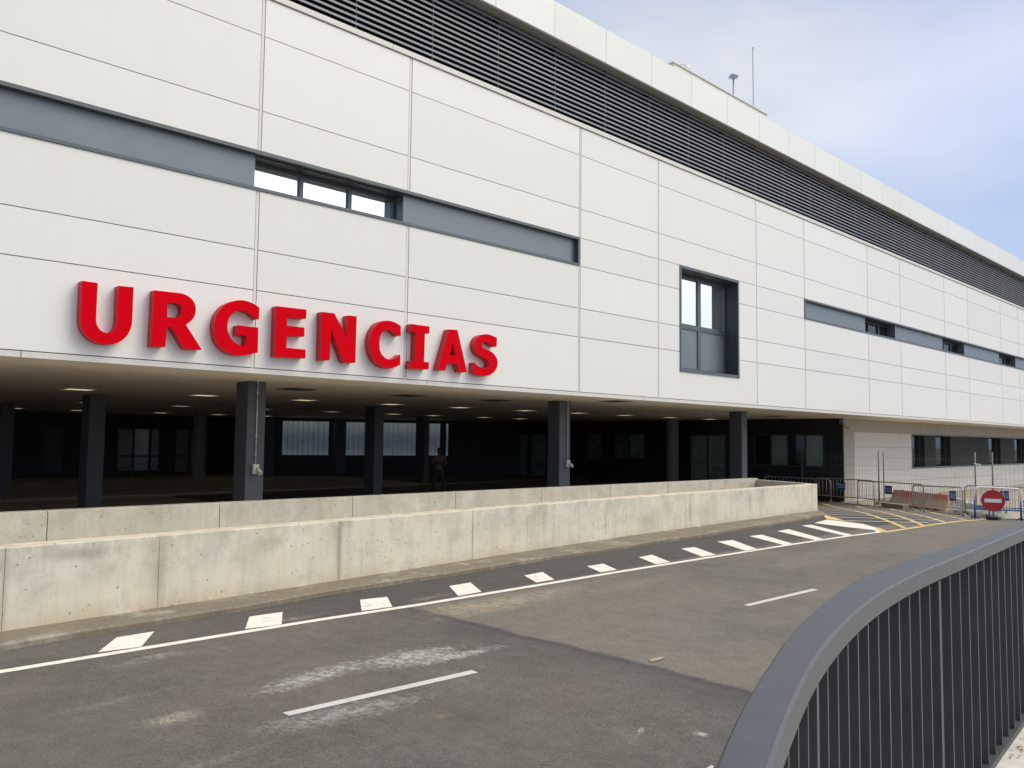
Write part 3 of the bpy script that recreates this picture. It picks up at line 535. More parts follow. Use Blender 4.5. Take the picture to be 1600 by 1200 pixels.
# panel grid and openings of the side wall (faces the camera's left)
def side(y0, y1, z0, z1, out, mat, name, par, th=.03):
    m = MB(); m.box(33.6-out-th, 33.6-out, y0, y1, z0, z1); return m.build(name, mat, par)
def side_window(y0, y1, z0, z1, n, mats_):
    f_ = MB(); f_.box(33.54, 33.6, y0, y1, z0-.06, z0); f_.box(33.54, 33.6, y0, y1, z1, z1+.06)
    w = (y1-y0)/n
    for i in range(n+1): f_.box(33.54, 33.6, y0+i*w-.03, y0+i*w+.03, z0, z1)
    fo = f_.build('inner_window', 'greyd', sw)
    for i in range(n):
        m = MB(); m.box(33.565, 33.58, y0+i*w+.035, y0+(i+1)*w-.035, z0+.005, z1-.005); m.build('pane', mats_[i % len(mats_)], fo)
MT['dim'] = plain('dim_room_behind_glass', (.10, .105, .105), .25, var=.3, scale=1.5); MT['dimg'] = plain('green_reflection_glass', (.17, .23, .215), .12, var=.3, scale=1.2); MT['dimt'] = plain('dim_tan_door', (.11, .10, .08), .4)  # dimg: greenish reflection in the panes put into their base colour
side_window(15.75, 18.9, 1.15, 2.42, 4, ['dimg', 'dglass', 'dimg', 'dglass'])
side_window(24.9, 28.6, 1.25, 2.45, 4, ['dimg', 'dim', 'dglass', 'dim'])
for y0, y1 in ((20.4, 21.25), (21.35, 22.2), (31.6, 32.7), (33.0, 34.1)):
    m = MB(); m.box(33.54, 33.6, y0-.05, y0, 0, 2.4); m.box(33.54, 33.6, y1, y1+.05, 0, 2.4); m.box(33.54, 33.6, y0-.05, y1+.05, 2.4, 2.46)
    d_ = m.build('glazed_door', 'greyd', sw); m = MB(); m.box(33.56, 33.58, y0, y1, .05, 2.39); m.build('pane', 'dimg', d_)
    m = MB(); m.box(33.50, 33.53, y0+.05, y1-.05, .98, 1.04); m.build('push_bar', 'steel', d_)
m = MB(); 
for zz in (.6, 1.8, 2.62): m.box(33.592, 33.598, 14.95, 19.2, zz, zz+.008)
m.build('wall_joints', 'black', sw)
def back_door(x0, x1, z0, z1, mat):
    m = MB(); m.box(x0-.06, x0, 42.78, 42.85, 0, z1+.06); m.box(x1, x1+.06, 42.78, 42.85, 0, z1+.06); m.box(x0, x1, 42.78, 42.85, z1, z1+.06); m.box(x0, x1, 42.78, 42.85, 1.02, 1.12)
    d_ = m.build('glazed_door', 'greyd', iw)
    m = MB(); m.box(x0, x1, 42.80, 42.82, z0, 1.02); m.box(x0, x1, 42.80, 42.82, 1.12, z1); m.build('pane', mat, d_)
for a, b, c, mt_ in ((14.85, 15.5, .35, 'dim'), (15.62, 16.3, .35, 'dimg'), (16.45, 16.8, .35, 'dim'), (17.7, 18.3, .25, 'dimt'), (18.45, 19.3, .3, 'dimt'), (11.6, 12.3, .3, 'greyd')): back_door(a, b, c, 2.4, mt_)
# lower white wall on the right -----------------------------------------
lw = MB(); YL = 14.9; jl = [33.72, 34.6, 37.12, 40.5, 44.35, 48.0, 52.6, 57.2, 61.8]
while jl[-1] < 140: jl.append(jl[-1]+4.6)
zl = [-.6, -.12, .42, .96, 1.95, 2.6, 3.12]; LH = [(40.9, 140, .97, 2.6)]
tp = MB(); bk = MB()
for i in range(len(jl)-1):
    for j in range(len(zl)-1):
        for (a, b, c, d) in cut((jl[i]+.006, jl[i+1]-.006, zl[j]+.006, zl[j+1]-.006), LH):
            (tp if (j == 5 or i == 0) else lw).box(a, b, YL, YL+.03, c, d)  # top row and leftmost column in darker taupe
        for (a, b, c, d) in cut((jl[i], jl[i+1], zl[j], zl[j+1]), LH): bk.box(a, b, YL+.035, YL+.3, c, d)
lwo = lw.build('lower_wall', 'clad_shade', B); tp.build('taupe_frieze', 'taupe', lwo); bk.build('wall_backing', 'joint', lwo)
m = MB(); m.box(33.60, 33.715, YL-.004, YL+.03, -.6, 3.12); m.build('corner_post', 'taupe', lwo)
m = MB(); m.box(40.9, 140, YL-.015, YL+.5, 2.535, 2.6); m.box(40.9, 140, YL-.03, YL+.5, .97, 1.03); m.box(40.9, 40.96, YL-.012, YL+.5, 1.031, 2.534)
lf = m.build('ribbon_window', 'grey', lwo); m = MB(); m.box(40.97, 140, YL+.42, YL+.46, 1.031, 2.534); m.build('window_backing', 'black', lf)
x = 40.98; pat = [('w',1.75),('p',1.5),('w',2.1),('p',6.3),('w',2.2),('p',2.8),('w',2.3),('p',3.0)]; k = 0
while x < 130:
    kd, w = pat[k % len(pat)]; k += 1
    m = MB()
    if kd == 'p': m.box(x, x+w, YL+.06, YL+.40, 1.032, 2.533); m.build('infill_panel', 'greyq', lf)
    else:
        m.box(x+.05, x+w-.05, YL+.30, YL+.315, 1.10, 2.48); m.build('pane', 'dglass', lf)
        for s0 in (x+.005, x+w-.05): m = MB(); m.box(s0, s0+.045, YL+.26, YL+.40, 1.032, 2.533); m.build('sash', 'grey', lf)
        m = MB(); m.box(x+.3, x+.42, YL+.32, YL+.40, 1.032, 2.533); m.build('blind', 'greyq', lf)
    x += w
# ================================================================== SIGN LETTERING
def smooth_loop(pts):
    n = len(pts); out = []
    for i in range(n):
        p0, p1, p2, p3 = pts[i-1], pts[i], pts[(i+1) % n], pts[(i+2) % n]
        out.append((p1[0], p1[1]))
        if p1[2] and p2[2]: continue
        a = p1 if p1[2] else p0; b = p2 if p2[2] else p3
        if p1[2]: a = (2*p1[0]-p2[0]*.5-p1[0]*.5, 0) and (p1[0], p1[1])
        if p2[2]: b = (p2[0], p2[1])
        for k in (1, 2, 3, 4):
            t = k/5; q = []
            for c in (0, 1):
                m1 = (p2[c]-a[c])*.5 if not p1[2] else (p2[c]-p1[c])*.8; m2 = (b[c]-p1[c])*.5 if not p2[2] else (p2[c]-p1[c])*.8
                q.append((2*t**3-3*t**2+1)*p1[c]+(t**3-2*t**2+t)*m1+(-2*t**3+3*t**2)*p2[c]+(t**3-t**2)*m2)
            out.append(tuple(q))
    return out
def letter_mesh(name, loops, y0, y1, mats, fn=None):
    cu_ = bpy.data.curves.new(name, 'CURVE'); cu_.dimensions = '2D'; cu_.fill_mode = 'BOTH'
    for lp in loops:
        pts = smooth_loop(lp); sp = cu_.splines.new('POLY'); sp.points.add(len(pts)-1); sp.use_cyclic_u = True
        for q, p in zip(sp.points, pts): q.co = (p[0], p[1], 0, 1)
    cu_.extrude = (y1-y0)/2
    ob = bpy.data.objects.new('tmp', cu_); COL.objects.link(ob); dg = bpy.context.evaluated_depsgraph_get(); dg.update()
    me = bpy.data.meshes.new_from_object(ob.evaluated_get(dg)); bpy.data.objects.remove(ob); me.name = name
    for v in me.vertices:
        x, z, d = v.co; v.co = fn(x, z, d) if fn else (x, (y0+y1)/2-d, z)
    bm = bmesh.new(); bm.from_mesh(me); bmesh.ops.remove_doubles(bm, verts=bm.verts, dist=.0005); bmesh.ops.recalc_face_normals(bm, faces=bm.faces); bm.to_mesh(me); bm.free()
    me.materials.clear()
    for m in mats: me.materials.append(MT[m])
    for p in me.polygons:
        p.use_smooth = False
        if len(mats) > 1: p.material_index = 0 if abs(p.normal.y) > .9 else 1
    return me
SG = thing('emergency_sign', (7.8, 12.6, 3.4), 'big red three-dimensional URGENCIAS letters mounted along the bottom of the white facade', 'sign')
for ch, loops in LETTERS:
    me = letter_mesh('letter', loops, 12.53, 12.694, ['red', 'redside'])
    o = bpy.data.objects.new('letter', me); COL.objects.link(o); o.parent = SG; o.matrix_parent_inverse = world(SG).inverted(); o['label'] = 'letter %s, solid red' % ch
# small dark-red lettering on the shaded wall inside
S2 = thing('inner_sign', (33.5, 27.5, 2.7), 'small unlit dark red URGENCIAS lettering high on the shaded wall under the canopy', 'sign')
for ch, loops in LETTERS:
    me = letter_mesh('letter', loops, 0, .03, ['dim_red'], lambda x, z, d: (33.52-d, 29.3-(x-3.76)*.41, 2.68+(z-3.4)*.36))
    o = bpy.data.objects.new('letter', me); COL.objects.link(o); o.parent = S2; o.matrix_parent_inverse = world(S2).inverted(); o['label'] = 'small dark red letter %s' % ch
# ================================================================== CONCRETE RAMP WALL
W_ = [(-12,9.0),(-4,9.25),(2.30,9.69),(5.19,9.91),(6.50,10.03),(7.8,10.16),(10.4,10.4),(14.2,10.68),(23.05,10.98)]
def wy(x):
    for (a, b), (c, d) in zip(W_, W_[1:]):
        if x <= c: return b+(x-a)*(d-b)/(c-a)
    return W_[-1][1]
CW = thing('ramp_wall', (12, 11.5, 0), 'long low board-formed concrete wall in a U round the ramp in front of the canopy', 'wall')
def wall_run(x0, x1, off, th, zt, mb, g=0.):
    n = max(1, int((x1-x0)/1.0)); secs = []
    for i in range(n+1):
        x = x0+(x1-x0)*i/n; y = wy(x)+off
        secs.append([(x,y,G(x,y)-.1),(x,y,zt-.012),(x,y+.012,zt),(x,y+th-.012,zt),(x,y+th,zt-.012),(x,y+th,-.5)])
    mb.sweep(secs)
wj = [-12,-8,-4,-1.5,1.0,2.31,3.91,6.48,9.19,10.91,13.74,16.0,17.28,19.32,22.62]
mb = MB()
for a, b in zip(wj, wj[1:]): wall_run(a+.0025, b-.0025, 0, .27, .925, mb)
# rounded free end
secs = []
for i in range(9):
    a = i/8*math.pi/2; secs.append((22.625+.43*1.0*0+ (22.93-22.625)+.13*math.sin(a), .13*(1-math.cos(a))))
pts = [(22.63, wy(22.63)), (22.93, wy(22.93))]+[(22.93+.15*math.sin(i/6*math.pi/2), 10.977+.15*(1-math.cos(i/6*math.pi/2))) for i in range(1,7)]+[(23.08,11.25),(22.63,11.25)]
mb.prism(pts, -.1, .925)
ow = mb.build('outer_wall', 'concrete', CW)
mb = MB(); wall_run(-12, 22.6, .02, .20, .89, mb); mb.build('wall_core', 'footing', ow)
mb = MB(); n = 40; secs = []
for i in range(n+1):
    x = -12+(23.0+12)*i/n; y = wy(x)+.012+random.uniform(-.003,.003); secs.append([(x,y,.9275),(x,y+.24,.9275),(x,y+.24,.915),(x,y,.915)])
mb.sweep(secs); mb.build('wall_top', 'topc', ow)
# footing strip at the base
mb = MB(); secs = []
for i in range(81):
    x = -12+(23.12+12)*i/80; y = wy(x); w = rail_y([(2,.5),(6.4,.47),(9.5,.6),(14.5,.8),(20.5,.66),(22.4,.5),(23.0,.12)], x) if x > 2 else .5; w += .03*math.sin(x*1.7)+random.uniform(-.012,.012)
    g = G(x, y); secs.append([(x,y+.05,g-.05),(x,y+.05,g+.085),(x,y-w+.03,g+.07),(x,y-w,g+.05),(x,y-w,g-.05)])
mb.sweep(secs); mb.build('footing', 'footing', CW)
mb = MB(); ij = [-12,-6,-1,3.69,6.28,8.88,11.42,14.02,16.54,19.0,21.5,23.85]
for a, b in zip(ij, ij[1:]): mb.box(a+.004, b-.004, 13.33, 13.58, -.5, .975)
iwl = mb.build('inner_wall', 'concrete2', CW, bevel=.01)
mb = MB(); mb.box(-12, 23.8, 13.36, 13.55, -.5, .95); mb.build('wall_core', 'footing', iwl)
mb = MB(); secs = []
for (a, b) in ((23.08,11.26),(24.1,13.57)):
    secs.append([(a,b,-.5),(a,b,.93),(a-.24,b,.93),(a-.24,b,-.5)])
mb.sweep(secs); mb.build('end_wall', 'concrete2', CW)
# ================================================================== SOCKETS ON COLUMNS
def socket(x, y, z, label):
    t = thing('electrical_socket', (x, y, z), label, 'socket', 'sockets on the canopy columns')
    m = MB(); m.tube([(x, y-.018, z+.09), (x, y-.018, 3.12)], .011, 8); c = m.build('conduit', 'socket', t, smooth=True)
    for zz in (1.75, 2.1, 2.5, 2.9): m = MB(); m.box(x-.02, x+.02, y-.03, y, zz, zz+.02); m.build('clip', 'socket', c)
    m = MB(); m.box(x-.065, x+.055, y-.075, y, z-.10, z+.09); b = m.build('box', 'socket', t, bevel=.012)
    m = MB(); m.tube([(x+.02, y-.07, z), (x+.03, y-.13, z-.05), (x+.035, y-.16, z-.075)], [.042,.04,.036], 14); m.build('plug_outlet', 'socket', b, smooth=True)
    m = MB(); m.tube([(x+.035, y-.16, z-.075), (x+.036, y-.168, z-.082)], .045, 14); m.build('outlet_cap', 'plastic_g', b)
    return t
socket(7.535, 14.598, 1.48, 'white socket box under a thin conduit on the wide column below the letter G')
socket(16.40, 14.678, 1.48, 'white socket box under a thin conduit on the middle column right of the sign')
# ================================================================== CEILING LIGHTS AND VENTS
def make_light(label, lit):
    t = thing('ceiling_light', (0,0,0), label, 'ceiling light', 'square lights in the canopy soffit')
    m = MB(); 
    for a, b, c, d in ((-.31,.31,-.31,-.28),(-.31,.31,.28,.31),(-.31,-.28,-.279,.279),(.28,.31,-.279,.279)): m.box(a, b, c, d, -.016, 0)
    m.build('frame', 'socket', t); m = MB(); m.box(-.279, .279, -.279, .279, -.010, -.004); m.build('diffuser', 'lamp' if lit else 'lamp2', t); return t
rows = [('front', 20.52, [6.2,9.15,12.0,14.95,17.7,20.7,23.5,26.35,29.45,32.5]), ('middle', 28.5, [8.98,11.9,14.9,17.9,20.9,23.05,26.03,28.43,31.05]), ('rear', 37.6, [9.0,11.4,14.8,17.45,19.88])]
ords = ['first','second','third','fourth','fifth','sixth','seventh','eighth','ninth','tenth']
base = {}
for rn, y, xl in rows:
    for i, x in enumerate(xl):
        lb_ = 'square ceiling light under the canopy, %s from the left in the %s row' % (ords[i], rn)
        lit = not (rn == 'middle' and i in (1, 2, 3))
        if (lit) not in base: base[lit] = t = make_light(lb_, lit); t.location = (x, y, 3.125)
        else: copy_thing(base[lit], (x, y, 3.125), 0, lb_)
vb = None
for i, (x, y) in enumerate([(6.35,16.2),(9.24,16.1),(12.23,16.1),(15.05,16.0),(17.12,13.65),(29.78,15.85)]):
    lb_ = 'dark square grille in the canopy ceiling near the facade edge, %s from the left' % ords[i]
    if vb is None:
        vb = thing('ceiling_vent', (x, y, 3.125), lb_, 'vent', 'grilles in the canopy soffit')
        m = MB(); m.box(-.33,.33,-.33,.33,-.008,-.001); fr_ = m.build('frame', 'inner', vb); m = MB()
        for k in range(12): m.box(-.29,.29,-.29+k*.05,-.262+k*.05,-.018,-.009)
        m.build('grille', 'greyd', vb)
    else: copy_thing(vb, (x, y, 3.125), 0, lb_)
# security camera on the dark corner
sc = thing('security_camera', (33.45, 14.95, 3.0), 'small white security camera under the soffit at the dark wall corner', 'camera')
m = MB(); m.box(33.40,33.58,14.84,14.99,2.88,3.12); m.build('bracket', 'greyp', sc); m = MB(); m.tube([(33.5,14.85,2.85),(33.52,14.62,2.72)], .06, 12); m.tube([(33.52,14.62,2.72),(33.525,14.60,2.71)], .035, 12); m.build('camera_body', 'topc', sc, smooth=False)
# rooftop masts
def mast(x, y, z1, r_, label, kind):
    t = thing('roof_mast', (x, y, 11.9), label, 'mast'); m = MB(); m.tube([(x,y,11.9),(x,y,z1)], r_, 8); m.build('pole', 'mastm', t, smooth=True)
    m = MB()
    if kind: m.tube([(x,y,z1-.02),(x,y,z1+.03),(x,y,z1+.12),(x,y,z1+.17)], [.05,.19,.13,.02], 16); m.build('sensor_head', 'mastm', t, smooth=True)
    else: m.tube([(x,y,z1-.02),(x,y,z1+.05),(x,y,z1+.12)], [.025,.06,.01], 10); m.build('tip', 'whitep', t, smooth=True)
mast(27.914, 16.5, 16.155, .035, 'short roof mast topped by a small dome, nearer the vent', True)
mast(29.411, 16.5, 17.820, .022, 'tall thin lightning rod on the roof against the sky', False)
# ================================================================== HANDRAIL
HR = thing('railing', (3.2, 1.25, .47), 'dark grey curved steel railing with a broad flat top rail in the foreground', 'railing')
XS = [-3,-2,-1,0,.5,.8]+[1.0+.1*i for i in range(60)]+[7.5,8.5,10,12]
# smooth the traced edges a little
def sm(tab, x): return sum(rail_y(tab, x+d)*w for d, w in ((-.12,.2),(-.06,.2),(0,.2),(.06,.2),(.12,.2)))
secs = []
for x in XS:
    yo, yi = sm(RAIL_OUT, x), sm(RAIL_IN, x); sl_ = (sm(RAIL_OUT, x+.05)-sm(RAIL_OUT, x-.05))/.1; n_ = Vector((-sl_, 1)).normalized(); w = (yo-yi)/math.sqrt(1+sl_*sl_)
    pi_ = Vector((x, yi)); 
    def P(u, z): q = pi_+n_*u; return (q.x, q.y, z)
    secs.append([P(0,1.503),P(0,1.564),P(.006,1.57),P(w-.006,1.57),P(w,1.564),P(w,1.503),P(w-.01,1.498),P(.008,1.498)])
mb = MB(); mb.sweep(secs); mb.build('top_rail', 'rail', HR, smooth=False, bevel=0)
def rail_pt(x, u):
    yi = sm(RAIL_IN, x); s_ = (sm(RAIL_IN, x+.05)-sm(RAIL_IN, x-.05))/.1; n_ = Vector((-s_, 1)).normalized(); q = Vector((x, yi))+n_*u; return q, Vector((n_.y, -n_.x))
secs = []
for x in XS:
    a, t_ = rail_pt(x, -.012); b, _ = rail_pt(x, .075); secs.append([(a.x,a.y,.47),(a.x,a.y,.502),(b.x,b.y,.502),(b.x,b.y,.47)])
mb = MB(); mb.sweep(secs); mb.build('base_rail', 'bar', HR)
# balusters every ~0.16 m, every twelfth one a stouter post
def march(x, ds):
    a, t_ = rail_pt(x, 0); return x+ds*t_.x
x = 1.944; k = 0; marks = []
while x < 11.8: marks.append((x, k % 12 == 0)); x = march(x, .158 if k < 12 else .172); k += 1
x = 1.944; k = 0
while x > .2: x = march(x, -.158); k += 1; marks.append((x, k % 12 == 0))
bar0 = None
for x, post in marks:
    hd = .045 if post else .040; ht = .017 if post else .0075
    q, t_ = rail_pt(x, hd+.003)
    mb = MB(); mb.obox((q.x, q.y, 1.0), (t_.x, t_.y, 0), ht, hd, .497); mb.build('post' if post else 'baluster', 'bar', HR)
# ================================================================== CROWD BARRIERS
def text_mesh(txt, size):
    cu_ = bpy.data.curves.new('lettering', 'FONT'); cu_.body = txt; cu_.size = size; cu_.align_x = 'CENTER'; cu_.align_y = 'CENTER'; cu_.extrude = .001; cu_.space_line = .85
    ob = bpy.data.objects.new('tmp', cu_); COL.objects.link(ob); dg = bpy.context.evaluated_depsgraph_get(); dg.update()
    me = bpy.data.meshes.new_from_object(ob.evaluated_get(dg)); bpy.data.objects.remove(ob); me.name = 'lettering'; me.materials.clear(); me.materials.append(MT['lettering']); return me
TXT = text_mesh('POLICIA\nLOCAL', .105)
def barrier(p0, p1, h, plates, label, two=False, r_=.021, pw=.20):
    a, b = Vector((*p0, G(*p0))), Vector((*p1, G(*p1))); L_ = (b-a).length; d = (b-a).normalized(); fw = Vector((d.y, -d.x, 0)).normalized()
    if fw.dot(Vector((-1, -.4, 0))) < 0: fw = -fw
    t = thing('crowd_barrier', tuple((a+b)/2), label, 'barrier', 'crowd control barriers across the road end')
    up = Vector((0,0,1)); rc = .13
    def arc(c, s0, s1, n=5): return [c+s0*math.sin(i/n*math.pi/2)*rc+s1*math.cos(i/n*math.pi/2)*rc for i in range(n+1)]
    top = arc(a+d*rc+up*(h-rc), up, -d)+arc(b-d*rc+up*(h-rc), d, up)
    m = MB(); zs = .55 if two else 0
    if two:
        m.tube([a+up*zs]+top+[b+up*zs], r_*1.1, 8); f_ = m.build('upper_frame', 'whitep', t, smooth=True)
        m = MB(); m.tube([a+up*.02, a+up*zs], r_*1.3, 8); m.tube([b+up*.02, b+up*zs], r_*1.3, 8); m.tube([a+up*.30, b+up*.30], r_*1.1, 8); m.tube([a+up*.36, b+up*.36], r_*.7, 8); m.build('lower_frame', 'bluep', t, smooth=True)
    else:
        m.tube([a+up*.02]+top+[b+up*.02], r_, 8); m.tube([a+up*.27, b+up*.27], r_*.8, 8); f_ = m.build('frame', 'steel', t, smooth=True)
    m = MB(); n = max(6, int(L_/.155))
    for i in range(1, n): q = a+d*(L_*i/n); m.tube([q+up*(.30 if two else .27), q+up*(h-.005)], .0075, 6)
    m.build('bars', 'steel', t, smooth=True)
    for q in (a, b):
        m = MB(); m.tube([q+fw*.22+up*.01, q+fw*.16+up*.035, q+up*.10, q-fw*.16+up*.035, q-fw*.22+up*.01], .016, 8); m.build('foot', 'bluep' if two else 'steel', t, smooth=True)
    for s_ in plates:
        c = a+d*(L_*s_)+up*(h-.27)+fw*.03
        m = MB(); m.obox(tuple(c), tuple(d), pw, .004, .15); pl_ = m.build('plate', 'blue', t)
        o = bpy.data.objects.new('lettering', TXT); COL.objects.link(o)
        xa = fw.cross(up)*-1; xa = up.cross(fw); mw = Matrix((xa, up, fw)).transposed().to_4x4(); mw = mw @ Matrix.Diagonal((pw/.20, 1, 1, 1)); mw.translation = c+fw*.0055
        o.parent = pl_; o.matrix_basis = mw
    return t
barrier((32.55,17.9), (33.0,15.2), .93, [.38], 'steel crowd barrier in front of the dark wall, partly behind the concrete wall end', pw=.17)
barrier((32.85,15.75), (32.42,13.23), .98, [.46], 'steel crowd barrier with a blue plate in front of the dark corner and taupe strip', pw=.17)
barrier((32.62,13.95), (29.25,10.3), .95, [.52], 'long steel crowd barrier with a blue plate standing before the faded red block', pw=.27)
barrier((29.78,10.85), (27.12,8.45), .90, [.84], 'steel crowd barrier between red block and no entry disc, blue plate at its right', pw=.22)
barrier((28.3,8.75), (29.6,5.0), .98, [.27], 'steel crowd barrier behind the no entry disc, cut off at the right', pw=.12)
barrier((26.55,7.95), (27.55,7.03), .93, [], 'crowd barrier with white top tube and blue lower half behind the no entry disc', two=True)
# no entry disc
ns = thing('no_entry_sign', (26.75,7.53,G(26.75,7.53)), 'round red no entry sign with a white bar, leaning on the blue and white barrier', 'sign')
sc_c = Vector((26.75,7.53,.50)); fw = Vector((-.93,-.36,.04)).normalized(); sx = Vector((0,0,1)).cross(fw).normalized(); sz = fw.cross(sx)
def disc(r0, d0, d1, name, mat, par, n=40):
    m = MB(); m.sweep([[sc_c+fw*d+(sx*math.cos(2*math.pi*k/n)+sz*math.sin(2*math.pi*k/n))*r0 for k in range(n)] for d in (d0, d1)]); return m.build(name, mat, par)
dk = disc(.305, 0, .012, 'disc', 'signred', ns)
m = MB(); m.obox(tuple(sc_c+fw*.0145), tuple(sx), .215, .002, .052, az=tuple(sz)); m.build('white_bar', 'whitep', dk)
g = G(26.75,7.53); m = MB()
for s_ in (-.0, .10): q = sc_c-fw*.02-sx*s_; m.obox((q.x, q.y, (g+.5)/2), tuple(sx), .018, .012, (.55-g)/2)
m.build('stand', 'steeld', ns); m = MB(); m.box(26.6,26.9,7.38,7.68,g+.0,g+.09); m.build('foot_block', 'rubber', ns)
# ================================================================== MESH FENCE
def mesh_fence(p0, p1, h, label, feet=True):
    a, b = Vector((*p0, G(*p0)+.1)), Vector((*p1, G(*p1)+.1)); L_ = (b-a).length; d = (b-a).normalized(); up = Vector((0,0,1)); dh = Vector((d.x,d.y,0)).normalized()
    t = thing('mesh_fence', tuple((a+b)/2), label, 'fence', 'temporary wire mesh fence panels')
    m = MB(); m.tube([a-up*.05, a+up*h], .024, 8); m.tube([b-up*.05, b+up*h], .024, 8); m.build('posts', 'steeld', t, smooth=True)
    m = MB(); n = int(L_/.12)
    for i in range(1, n): q = a+d*(L_*i/n); m.tube([q+up*.15, q+up*(h-.12)], .0022, 4, cap=False)
    for z in [.15+.32*i for i in range(int((h-.25)/.32)+1)]: m.tube([a+up*z, b+up*z], .0028, 4, cap=False)
    m.build('wire_mesh', 'steeld', t, smooth=True)
    for q in (a, b):
        m = MB(); m.obox((q.x, q.y, q.z-.03), (dh.y, -dh.x, 0), .32, .11, .07); m.build('concrete_foot', 'pave', t, bevel=.015)
mesh_fence((33.15,16.5), (33.36,13.42), 2.0, 'wire mesh fence panel before the dark wall corner')
mesh_fence((33.42,13.25), (30.85,9.2), 2.0, 'wire mesh fence panel in front of the white wall, left of the twin posts')
mesh_fence((30.05,8.45), (31.2,4.6), 1.98, 'wire mesh fence panel leaving the picture on the right')
m = MB()
for i in range(5): 
    a = Vector((30.83,9.17,1.45)); q = a+Vector((random.uniform(-.1,.02), random.uniform(-.25,.05), random.uniform(-.12,.1))); m.tube([a, (a+q)/2+Vector((0,0,.03)), q], [.012,.01,.004], 5)
tag(m.build('tape_scrap', 'whitep'), 'scrap of pale tape tied round a fence post beside the no entry sign', 'tape')
# ================================================================== PLASTIC BARRIERS
def water_barrier(p0, p1, h, wb, mat, label, notch=3, name='road_barrier'):
    a, b = Vector(p0), Vector(p1); L_ = (b-a).length; d = (b-a)/L_; n_ = Vector((d.y,-d.x)); g = G(*((a+b)/2)); base_ = Vector((*((a+b)/2), g))
    t = thing(name, tuple(base_), label, 'barrier'); prof_ = [(-wb,.0),(-wb,.13),(-wb*.86,.17),(-.085,h*.62),(-.07,h-.06),(-.06,h-.06+.02),(-.06,h),(.06,h),(.06,h-.04),(.07,h-.06),(.085,h*.62),(wb*.86,.17),(wb,.13),(wb,.0)]
    m = MB(); pos = [0]; 
    for k in range(notch): c = (k+.5)/notch*L_; pos += [c-.13, c-.129, c+.129, c+.13]
    pos.append(L_); secs = []
    for i, s_ in enumerate(pos):
        hi = any(abs(s_-((k+.5)/notch*L_)) < .1295 for k in range(notch)); slope = .13 if i in (0, len(pos)-1) else 0
        sec = []
        for u, z in prof_:
            zz = max(z, .11) if (hi and z < .11) else z
            e = slope*(z/h)*(1 if i == 0 else -1); q = a+d*(s_+e)+n_*u; sec.append((q.x-base_.x, q.y-base_.y, zz))
        secs.append(sec)
    m.sweep(secs); o = m.build('body', mat, None, bevel=.01); o.parent = t
    m = MB()
    for s_ in (.18, .82): q = a+d*L_*s_; m.tube([(q.x-base_.x,q.y-base_.y,h-.005),(q.x-base_.x,q.y-base_.y,h+.03)], .05, 12)
    o = m.build('filler_cap', mat, None); o.parent = t
    for s_ in (-.03, L_+.03): q = a+d*s_; m = MB(); m.tube([(q.x-base_.x,q.y-base_.y,.2),(q.x-base_.x,q.y-base_.y,h*.8)], .045, 10); o = m.build('coupling', mat, None); o.parent = t
    return t
water_barrier((33.55,12.95), (31.45,10.15), .62, .24, 'redf', 'faded red and tan plastic road barrier behind the long steel barrier')
water_barrier((31.25,10.0), (30.55,9.35), .50, .22, 'plastic_w', 'short pale greenish white plastic barrier at the right end of the red one', 1)
water_barrier((30.3,9.45), (28.75,7.75), .38, .22, 'plastic_g', 'light grey low barrier block on feet behind the blue and white barrier', 2)
cb = MB(); q0, q1 = Vector((32.15,12.75)), Vector((31.6,11.75)); cc = (q0+q1)/2; cb.obox((cc.x, cc.y, G(cc.x,cc.y)+.09), (q1.x-q0.x, q1.y-q0.y, 0), (q1-q0).length/2, .14, .09)
tag(cb.build('concrete_block', 'kerb', bevel=.015), 'low tan concrete block on the ground left of the red road barrier', 'block')
# small striped marker
mk = thing('marker_post', (29.2,7.35,G(29.2,7.35)), 'small black and white striped marker at the far right edge', 'marker'); m = MB()
g = G(29.2,7.35)
m.tube([(29.2,7.35,g),(29.2,7.35,g+.62)], .035, 10); m.build('post', 'whitep', mk); m = MB()
for k in range(5): m.tube([(29.2,7.35,g+.08+k*.11),(29.2,7.35,g+.13+k*.11)], .038, 10)
m.build('black_bands', 'rubber', mk)
# ================================================================== LITTER
m = MB(); cx, cy = 6.589, 4.741; g = G(cx, cy)
pz = [(-.11,-.02),(-.02,-.035),(.09,-.03),(.115,.01),(.05,.03),(-.06,.028),(-.105,.012)]
m.add([(cx+a_,cy+b_,g+.004+.006*(i%3)/2) for i,(a_,b_) in enumerate(pz)]+[(cx+a_,cy+b_,g+.008+.006*(i%3)/2) for i,(a_,b_) in enumerate(pz)], [tuple(range(7))[::-1], tuple(range(7,14))]+[(i,(i+1)%7,7+(i+1)%7,7+i) for i in range(7)])
tag(m.build('cardboard_scrap', 'card'), 'flattened scrap of tan cardboard lying on the road', 'litter')
random.seed(3); m = MB()
for i in range(160):
    x = random.uniform(4.9, 7.2); q, _ = rail_pt(x, -random.uniform(.02, .14)**1.0-.02); r_ = random.uniform(.006, .018); a = random.uniform(0, 6.3); z = .472+random.uniform(0, .012)
    m.add([(q.x+r_*math.cos(a+k*1.57)*(1 if k % 2 else .5), q.y+r_*math.sin(a+k*1.57)*(1 if k % 2 else .5), z+random.uniform(0,.008)) for k in range(4)], [(0,1,2),(0,2,3)])
tag(m.build('dry_leaves', 'leaf'), 'small brown dry leaves gathered at the foot of the railing', 'leaves', kind='stuff')
random.seed(5); m = MB()
